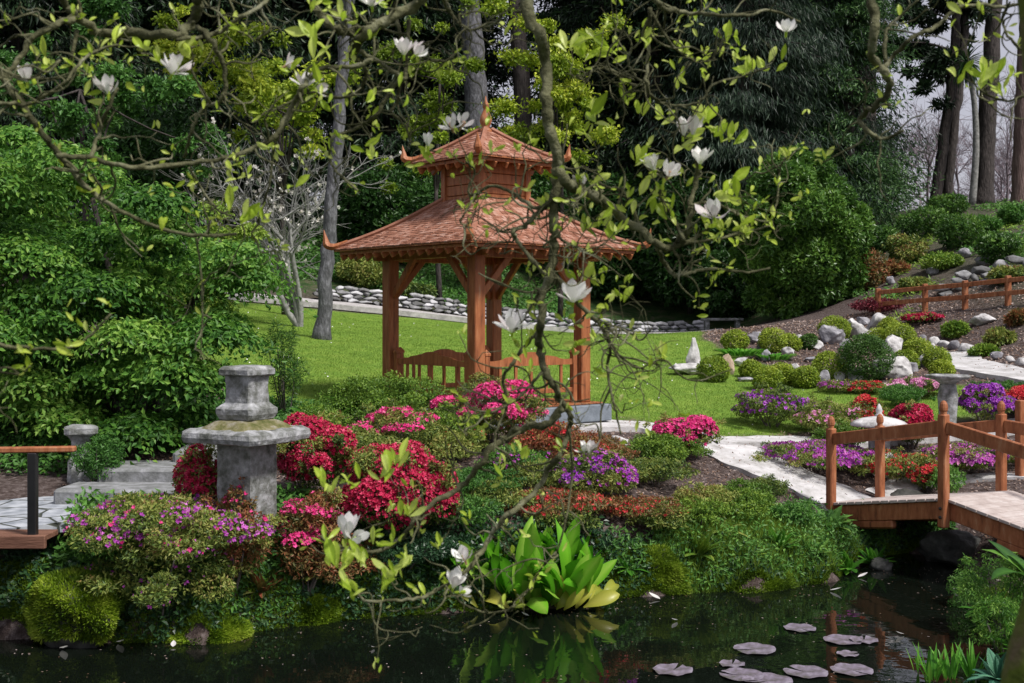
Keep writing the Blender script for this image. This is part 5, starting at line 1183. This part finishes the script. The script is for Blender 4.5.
rock('mulch_stone','pale stone on the mulch near the path bend',618,0,22,12,16.6,'whiterock',seed=94)
# ------------------------------------------------------------------ magnolia overhanging the pond
random.seed(21); rng=np.random.default_rng(21)
mc=v3(1.2,2.62,1.2)
mag=thing('magnolia_tree',mc,'crooked foreground magnolia with twisting branches, fresh leaves and white flowers over the pond','tree')
b=MB(); tp=[(1.15,2.6,1.1),(1.125,2.6,1.8),(1.14,2.6,2.2),(1.27,2.62,2.8),(1.28,2.65,3.3),(1.205,2.7,3.68),(1.2,2.7,4.4)]
c=bezr(tp,8); b.tube(c,.068+.008*np.sin(np.arange(len(c))*.9),12); b.build('trunk','mossbark',mag,mc,smooth=True)
BR=MB(); ALLP=[]
def crook(pts,rr,D0,D1,twigs=0,raw=False,sub=5,wig=1.0,name=True):
    n=len(pts)
    if raw: w=np.array(pts,float)
    else:
        Ds=np.linspace(D0,D1,n)+rng.normal(size=n)*.04; w=np.array([P(p[0],p[1],d) for p,d in zip(pts,Ds)])
    c=bezr(w,sub); m_=len(c)
    r0,r1=(rr[0]*D0/F,rr[1]*D1/F) if not raw else rr
    r=np.linspace(r0,r1,m_)*(1+.10*np.sin(np.arange(m_)*1.9+random.random()*6)+rng.normal(size=m_)*.05)
    c[1:-1]+=rng.normal(size=(m_-2,3))*np.minimum(.0045,r[1:-1,None]*.35)*wig
    b=MB(); b.tube(c,r,8 if r0>.008 else 6)
    for i in range(2,m_-1):
        if random.random()<.10:
            e=c[i]+nrm(rng.normal(size=3))*r[i]*1.8; b.tube(np.array([c[i],e]),(r[i]*.6,r[i]*.25),5)
    # twigs
    tip=[]
    for k in range(twigs):
        i=random.randint(m_//6,m_-2); p=c[i].copy(); tg=nrm(c[min(i+1,m_-1)]-c[i-1]); d=nrm(np.cross(tg,rng.normal(size=3))+tg*.4+v3(0,0,.2))
        L_=random.uniform(.10,.28); q=[p]
        for s in range(5): d=nrm(d+rng.normal(size=3)*.42+v3(0,0,.1)); q.append(q[-1]+d*L_/5)
        q=bezr(q,2); rt_=min(r[i]*.6,.0055); b.tube(q,(rt_,rt_*.45),5); tip.append((q[-1],d))
        if random.random()<.5:
            d2=nrm(d+rng.normal(size=3)*.7); q2=[q[5]]
            for s in range(3): d2=nrm(d2+rng.normal(size=3)*.35); q2.append(q2[-1]+d2*.04)
            b.tube(np.array(q2),(rt_*.6,rt_*.35),4); tip.append((q2[-1],d2))
    b.build('branch','magbark',mag,mc,smooth=True)
    ALLP.append(c); return c,tip
TIPS=[]
def B(pts,rr,D0=4.3,D1=4.3,tw=3,**k):
    c,t=crook(pts,rr,D0,D1,int(tw*1.8),**k); TIPS.extend(t); return c
# unseen linking limbs above the frame
R_=lambda pts,rr: crook(pts,rr,0,0,0,raw=True)
R_([(1.17,2.7,4.35),(.95,3.2,5.0),(.5,3.8,5.1),(.12,4.2,4.7),tuple(P(524,-12,4.3))],(.06,.026))
R_([(.5,3.8,5.1),(.0,4.1,4.9),tuple(P(430,-10,4.2))],(.04,.022))
R_([(.0,4.1,4.9),(-.6,4.0,4.7),tuple(P(199,-8,4.0))],(.03,.02))
R_([(.95,3.2,5.0),(1.2,3.7,4.7),tuple(P(869,-8,4.0))],(.04,.021))
R_([(.5,3.8,5.1),(.55,4.1,4.6),tuple(P(645,-8,4.2))],(.03,.01))
R_([(-.6,4.0,4.7),(-1.5,3.9,4.5),(-1.9,3.7,4.1),tuple(P(-40,40,3.7))],(.03,.014))
R_([(-1.9,3.7,4.1),(-1.95,3.6,3.4),tuple(P(-30,340,3.5))],(.016,.007))
R_([(1.2,3.7,4.7),(1.6,3.9,4.4),tuple(P(1050,60,4.0))],(.03,.008))
# visible branches
B([(199,-8),(197,8),(193,22),(180,35),(150,33),(105,33),(80,20),(68,8),(60,-6)],(5.2,3.6),4.0,4.0,4)
B([(75,19),(50,27),(30,42),(12,68),(-6,80)],(3.3,2.6),4.0,3.8,2)
B([(-42,40),(-10,58),(15,95),(35,125),(55,148),(70,168),(95,195),(120,210),(160,228),(200,235),(236,234)],(4.2,1.6),3.7,4.3,5)
B([(58,156),(90,158),(130,168),(185,164),(225,158),(256,147),(276,134),(293,104),(303,88),(320,69),(357,66),(372,60)],(2.6,2.4),3.9,4.2,6)
B([(91,158),(98,135),(108,108),(118,88)],(2.4,1.5),4,4,1)
B([(197,27),(212,44),(222,61),(226,88),(219,101),(199,113),(190,135),(184,157)],(3,1.4),4,4.2,4)
B([(178,40),(215,34),(236,20),(258,8),(275,-8)],(2.2,2.2),4,4.2,3)
B([(-8,102),(27,104),(47,94),(67,81),(81,61),(98,50),(118,45)],(2.2,1.3),3.7,4,3)
B([(77,30),(72,61),(70,82)],(2.2,1.2),4,4,1)
B([(189,168),(202,189),(216,209),(231,216)],(1.6,.9),4.3,4.3,2)
B([(0,68),(22,80),(40,74),(60,60)],(1.6,.9),3.8,3.8,2)
B([(430,-10),(411,7),(391,17),(370,30),(357,44),(353,56)],(6.2,4.2),4.2,4.3,3)
B([(308,-6),(323,17),(337,30),(354,32),(371,29)],(3.8,4),4.2,4.25,3)
B([(354,48),(372,58),(390,68),(404,79),(406,60),(401,35),(396,16)],(2.6,1.8),4.3,4.4,3)
B([(401,78),(391,91),(377,115),(357,128),(333,138),(331,162),(340,175),(357,190)],(2.4,1.1),4.4,4.4,5)
B([(409,20),(409,44),(424,57),(445,61),(463,46)],(2.4,1.2),4.3,4.4,3)
B([(401,78),(398,100),(392,112),(406,126),(414,145),(440,153)],(1.8,1),4.4,4.5,4)
B([(303,88),(293,111),(276,141),(272,165),(268,190),(257,222)],(2.2,1),4.3,4.4,3)
B([(353,56),(366,70),(360,90),(345,98),(320,96)],(2.2,1),4.3,4.3,3)
B([(256,40),(270,28),(262,12),(258,-6)],(1.6,1.2),4.2,4.2,2)
B([(440,-8),(452,15),(470,30),(492,22),(508,30)],(2,1),4.2,4.4,4)
main=B([(524,-12),(530,20),(541,37),(546,67),(546,101),(549,128),(556,152),(556,175),(554,202),(553,230),(554,250),(549,274),(542,297),(541,324),(539,348),(546,371),(556,392),(563,405),(570,413),(569,432),(559,458)],(6.6,2.6),4.3,4.5,8,wig=.8)
B([(563,408),(546,425),(525,427),(505,438),(488,453),(475,470),(458,490),(424,509),(411,527),(391,546),(367,552),(337,546),(318,536)],(4.2,1.3),4.5,4.4,8)
B([(559,457),(546,473),(532,497),(512,511),(492,534),(478,557),(458,578),(435,591),(418,598),(391,600),(367,601),(356,592)],(3.2,1.2),4.5,4.3,6)
B([(520,600),(512,608),(492,613),(471,608),(455,597),(446,586)],(1.2,1.0),4.4,4.3,1)
B([(556,552),(540,570),(528,590),(518,602)],(1.0,1.0),4.4,4.4,0)
B([(569,430),(572,470),(566,520),(556,553)],(1.4,1.0),4.5,4.4,1)
B([(556,168),(567,182),(579,188),(600,199),(620,216),(640,230),(657,245),(670,248),(684,238),(690,218),(691,200),(697,178),(697,160)],(5.6,2.2),4.4,4.5,5)
B([(657,248),(667,267),(677,275),(694,272),(714,269),(748,272),(770,268)],(2.6,1.0),4.5,4.6,3)
B([(672,247),(690,243),(720,238),(745,232),(770,226)],(2.2,1.0),4.5,4.6,3)
B([(690,205),(707,202),(725,207),(741,216),(770,222)],(1.8,1.0),4.5,4.6,3)
B([(684,240),(672,215),(660,196),(664,178),(650,165)],(1.8,1.1),4.5,4.6,4)
B([(640,230),(632,205),(622,190),(605,186),(592,176)],(1.8,1.0),4.5,4.6,3)
B([(552,274),(569,294),(586,311),(603,328),(610,345),(608,365),(610,388),(616,412),(621,434)],(2.6,1.0),4.5,4.4,5)
B([(610,388),(601,412),(600,439),(588,457)],(1.2,.9),4.45,4.4,2)
B([(608,340),(623,358),(640,368),(657,360)],(1.4,.8),4.45,4.4,3)
B([(600,322),(625,330),(640,340),(652,328)],(1.3,.7),4.45,4.4,3)
B([(554,203),(545,207),(535,215),(525,226),(513,231),(517,240),(525,252),(540,268),(549,278)],(2.6,1.8),4.4,4.4,3)
B([(556,198),(539,209),(525,202),(512,192),(492,185),(475,195),(468,189),(475,172),(466,162)],(2.4,1.0),4.4,4.5,4)
B([(475,195),(466,212),(460,222),(472,228)],(1.2,.7),4.5,4.5,2)
B([(541,330),(525,345),(514,362),(503,380),(508,404),(497,428),(494,452)],(2.2,1.0),4.5,4.4,4)
B([(542,372),(528,388),(512,402),(490,412),(470,408),(455,396)],(1.6,.8),4.5,4.4,3)
B([(552,232),(570,245),(588,252),(608,262)],(1.8,.8),4.4,4.4,3)
B([(548,285),(535,300),(524,318),(514,332)],(1.7,1.1),4.5,4.4,2)
B([(556,160),(575,175),(582,190),(576,205)],(1.2,.8),4.4,4.4,2)
B([(645,-8),(664,8),(688,13),(720,15),(748,15),(770,10),(800,22)],(2.8,1.0),4.2,4.4,4)
B([(650,8),(649,50),(647,84),(657,101),(680,106),(701,101),(714,84),(741,77),(770,67)],(2.0,.9),4.3,4.4,6)
B([(648,20),(640,40),(628,55),(632,72),(645,84),(632,84),(618,76),(604,68)],(1.6,.9),4.3,4.4,4)
B([(586,70),(600,66),(620,74),(634,80)],(1.1,1.0),4.4,4.4,3)
B([(652,12),(668,40),(684,55),(700,62),(715,58)],(1.3,.8),4.3,4.4,3)
B([(869,-8),(874,20),(872,50),(879,67),(886,74),(888,91),(872,108),(859,121),(872,135),(886,138),(903,131)],(5.2,1.5),4.0,4.2,3)
B([(883,68),(893,57),(909,40),(936,27),(957,8),(984,5),(1006,7),(1030,0)],(2.6,1.5),4.1,4.2,3)
B([(886,62),(886,34),(899,17),(918,0)],(2.2,1.2),4.1,4.2,2)
B([(1050,60),(1024,50),(1008,36),(1003,20),(1010,2)],(1.6,1.0),4.0,4.0,1)
B([(1050,85),(1024,96),(1004,101),(977,88),(968,70)],(1.8,.8),4.0,4.1,3)
B([(770,224),(777,202),(781,165),(800,148)],(1.2,.7),4.6,4.6,3)
B([(-32,340),(0,345),(27,348),(67,348),(88,338),(111,314)],(2.2,1.2),3.5,3.6,0)
B([(-10,364),(0,372),(20,374),(30,366)],(1.6,1.0),3.5,3.6,0)
B([(195,233),(199,257),(202,290),(201,358)],(1.3,.7),4.3,4.3,1)
# thin tangled twigs hanging through the middle
TW=[]
for k in range(240):
    c=ALLP[random.randint(8,len(ALLP)-1)]; p=c[random.randint(0,len(c)-1)].copy(); px_=512+F*p[0]/p[1]; 
    if random.random()<.55 and not(420<px_<700): continue
    L_=random.uniform(.14,.42); d=nrm(rng.normal(size=3)+v3(0,0,-.45)); q=[p]
    for s_ in range(7): d=nrm(d+rng.normal(size=3)*.5+v3(0,0,-.10 if s_<5 else .2)); q.append(q[-1]+d*L_/7)
    q=bezr(q,3); b=MB(); b.tube(q,np.linspace(.0042,.0016,len(q))*random.uniform(.7,1.1),5)
    for j in range(2):
        i=random.randint(4,len(q)-3); d2=nrm(rng.normal(size=3)); q2=[q[i]]
        for s_ in range(4): d2=nrm(d2+rng.normal(size=3)*.5); q2.append(q2[-1]+d2*.028)
        b.tube(np.array(q2),(.002,.001),4)
    TW.append(b); TIPS.append((q[-1],d)) if random.random()<.35 else None
tb_=MB()
for b in TW:
    for v_,a_ in zip(b.V,b.A): pass
    n0=tb_.n
    for v_,a_ in zip(b.V,b.A): tb_.V.append(v_); tb_.A.append(a_)
    for q_ in b.Q: tb_.Q.append(q_+n0)
    for t_ in b.T: tb_.T.append(t_+n0)
    tb_.n+=b.n
tag(tb_.build('twigs','magbark',mag,mc,smooth=True),kind='stuff')
# leaves
lv=MB()
def cluster(p,n=6,L_=.075,up=.9,d0=None,spread=.75):
    base=np.array(p,float)
    for i in range(n):
        d=nrm(rng.normal(size=3)*spread+v3(0,0,up)+(d0 if d0 is not None else 0))
        L1=L_*random.uniform(.55,1.2); lv.bigleaf(base+rng.normal(size=3)*.012,d,nrm(rng.normal(size=3)*.5+v3(0,-1,.2)),L1,L1*random.uniform(.30,.42),curl=random.uniform(-.9,1.2),seg=5,fold=random.uniform(.2,.6),a=random.random(),peak=.55,wave=.04)
for p,d in TIPS:
    if random.random()<.42: cluster(p,random.randint(2,4),.042,.6,d*.5)
CLU=[(115,45,2,.10),(102,50,3,.07),(150,52,5,.07),(158,60,4,.07),(128,62,3,.05),(187,57,4,.07),(45,60,3,.09),(22,88,3,.06),(88,95,3,.06),(143,92,2,.06),(220,116,2,.07),(238,218,4,.09),(205,100,2,.05),
(312,36,4,.10),(317,56,4,.09),(290,75,4,.06),(281,96,3,.05),(310,8,4,.06),(342,20,4,.06),(328,106,3,.06),(363,108,3,.06),(272,148,3,.06),(290,186,3,.06),(365,148,3,.08),(378,155,3,.06),(261,218,5,.06),(398,97,3,.06),(443,72,6,.07),(432,158,5,.07),(452,128,3,.05),(425,8,4,.06),(480,12,4,.05),(498,34,4,.05),
(570,50,6,.08),(585,56,6,.08),(612,52,6,.08),(628,54,3,.06),(597,118,7,.10),(612,126,4,.07),(627,100,4,.07),(640,112,5,.07),(590,138,4,.06),(662,118,5,.07),(580,180,4,.07),(596,185,4,.07),(637,162,6,.09),(648,175,5,.08),(682,145,4,.08),(682,45,4,.07),(727,42,6,.08),(740,46,4,.07),(748,72,6,.09),(765,66,4,.07),(702,60,4,.06),(704,120,7,.09),(718,132,7,.09),(733,140,6,.09),(728,190,5,.09),(735,196,4,.08),(650,215,4,.07),(672,218,5,.08),(628,215,4,.07),(602,222,6,.07),(586,232,5,.07),(612,232,5,.07),(706,226,5,.07),(725,228,6,.07),(742,230,5,.07),(692,2,4,.05),(706,6,3,.05),
(960,16,2,.07),(984,16,2,.06),(980,84,6,.08),(990,80,5,.08),(1012,76,4,.07),(1000,90,4,.06),(772,64,2,.06),(968,72,3,.06),
(580,278,3,.08),(599,275,3,.07),(621,303,4,.07),(600,314,4,.06),(567,322,4,.06),(577,345,4,.07),(655,358,7,.07),(666,356,3,.06),(600,372,4,.06),(628,200,3,.06),(745,240,4,.06),(571,262,2,.05),(640,432,2,.05),(600,282,4,.05),
(397,465,5,.09),(382,478,5,.07),(345,486,3,.07),(362,482,3,.07),(326,488,6,.07),(407,516,5,.07),(395,542,5,.09),(372,538,5,.07),(342,566,6,.10),(364,562,6,.08),(345,590,4,.08),(392,572,6,.08),(386,588,5,.08),(404,560,5,.06),(421,588,4,.07),(437,548,4,.06),(352,596,4,.08),(325,540,3,.06),(470,520,3,.05),(500,470,5,.06),(520,452,4,.06),(506,400,3,.08),(482,432,3,.05),(520,345,3,.06),(446,590,3,.05),(380,602,2,.04),
(23,352,2,.07),(31,352,2,.06),(64,312,2,.06),(113,306,2,.05),(74,352,3,.075),(162,228,2,.07),(118,45,2,.06)]
for px,py,n,L_ in CLU:
    D=3.55 if px<130 and py>290 else (4.0 if px<420 or px>850 else 4.45)
    cluster(P(px,py,D),n,L_*.92,.9 if not(px<130 and py>290) else .2)
for k in range(110): # finer background clumps along existing branches
    c=random.choice(ALLP[8:]); cluster(c[random.randint(0,len(c)-1)],random.randint(2,4),.045,.6)
tag(lv.build('foliage','magnolia_leaf',mag,mc),kind='stuff')
def mflower(px,py,D,size,open_,n=8,ax=(0,-.2,1),old=False):
    b=MB(); size*=.88; c=P(px,py,D); ax=nrm(v3(*ax)); t=nrm(np.cross(ax,[1,0.1,0])); s=np.cross(ax,t)
    for i in range(n):
        a=i*2*math.pi/n+random.uniform(-.2,.2); e=open_*(1 if i%2 else .5)*random.uniform(.8,1.3)
        rd=t*math.cos(a)+s*math.sin(a); d=nrm(ax*math.cos(e)+rd*math.sin(e)); L1=size*random.uniform(.85,1.1)
        b.bigleaf(c+rd*.005,d,nrm(-rd+ax*.3),L1,L1*.46,curl=random.uniform(.2,.6)*(1 if open_<.8 else -1.2),seg=6,fold=-.25,a=random.random(),peak=.62)
    o=b.build('flower','petal',mag,mc,smooth=True)
    b=MB(); b.tube([c-ax*.02,c,c+ax*.02],(.004,.007),6); b.build('flower_base','brown_petal' if old else 'magnolia_leaf',o,mc)
for f in [(27,82,3.8,.07,.12,5),(108,92,4,.075,.35,7,(-.2,-.2,1)),(108,94,4,.06,1.0,4),(172,74,4,.09,.7,8,(.4,-.3,.8)),(178,66,4,.05,.3,5),(286,66,4,.05,.3,5,(.7,0,.4),True),(305,88,4.1,.07,.5,6),(315,88,4.1,.05,1.0,5,(1,0,.1)),(372,6,4.1,.13,1.1,8,(0,-.5,1)),(404,55,4.2,.075,.4,7),(415,55,4.2,.06,.8,6,(.6,0,.6)),(428,146,4.4,.055,.12,5),(452,128,4.4,.06,1.2,7,(-.3,-.5,.8),True),(462,126,4.4,.06,1.2,6,(.4,-.5,.6),True),
 (683,136,4.4,.08,.15,6),(693,135,4.4,.085,.18,6,(.1,0,1)),(700,164,4.4,.08,.35,8),(654,170,4.4,.075,.35,7,(-.35,-.2,.9)),(668,176,4.4,.07,.9,8,(.3,-.5,.6),True),(582,188,4.45,.065,.25,6,(-.2,0,1)),(714,217,4.4,.09,1.1,8,(-.2,-.4,.6)),(512,332,4.4,.105,.75,9,(0,-.25,1)),(573,302,4.4,.105,.75,9,(.1,-.3,1)),(590,454,4.4,.065,.3,7),(584,452,4.4,.05,1.1,4),(346,538,4.3,.105,.22,7,(.1,-.1,1)),(352,540,4.3,.07,1.1,5,(.5,-.3,.3)),(465,560,4.3,.065,.9,7,(-.2,-.3,.8),True),(453,588,4.3,.085,.25,6,(.3,-.1,1)),(460,592,4.3,.06,1.2,4,(.7,-.2,.1)),(786,32,4.3,.06,.9,8,(0,-.4,1)),(993,466,9.8,.12,.4,6,(-.5,0,.3))]: 
    if f[2]<9: mflower(*f)

# ------------------------------------------------------------------ light, sky, camera
w=bpy.data.worlds.new('World'); scene.world=w; w.use_nodes=True; nt=w.node_tree; N=nt.nodes; L=nt.links; N.clear()
SE,SR=rad(54),rad(128)
sky=N.new('ShaderNodeTexSky'); sky.sky_type='NISHITA'; sky.sun_disc=False; sky.sun_elevation=SE; sky.sun_rotation=SR; sky.air_density=1.2; sky.dust_density=3.0; sky.ozone_density=1.5
hs=N.new('ShaderNodeHueSaturation'); hs.inputs['Saturation'].default_value=.55; L.new(sky.outputs[0],hs.inputs['Color'])
bg=N.new('ShaderNodeBackground'); bg.inputs['Strength'].default_value=.075; cm_=N.new('ShaderNodeMix'); cm_.data_type='RGBA'; cm_.inputs[0].default_value=.5; L.new(hs.outputs[0],cm_.inputs[6]); cm_.inputs[7].default_value=(8.5,8.2,9.6,1); L.new(cm_.outputs[2],bg.inputs[0]); wo=N.new('ShaderNodeOutputWorld'); L.new(bg.outputs[0],wo.inputs[0])
sl=bpy.data.lights.new('sun','SUN'); sl.energy=3.9; sl.angle=rad(9); sl.color=(1,.96,.9); so=bpy.data.objects.new('sun',sl); COL.objects.link(so)
# direction towards the sun: rotation measured from +Y clockwise
sd_=Vector((math.sin(SR)*math.cos(SE),math.cos(SR)*math.cos(SE),math.sin(SE))); so.rotation_euler=sd_.to_track_quat('Z','Y').to_euler(); so.location=(0,0,30)
cam=bpy.data.cameras.new('camera'); co=bpy.data.objects.new('camera',cam); COL.objects.link(co); co.location=(0,0,CAMZ); co.rotation_euler=(rad(90),0,0)
cam.sensor_width=36; cam.lens=36*F/1024; cam.shift_y=-(341.5-HZ)/1024; cam.clip_end=3000; cam.clip_start=.1
cam.dof.use_dof=True; cam.dof.focus_distance=14; cam.dof.aperture_fstop=5.0
scene.camera=co
scene.render.engine='CYCLES'; scene.render.resolution_x=1024; scene.render.resolution_y=683
scene.view_settings.view_transform='Standard'; scene.view_settings.look='None'; scene.view_settings.exposure=0.25; scene.view_settings.gamma=1
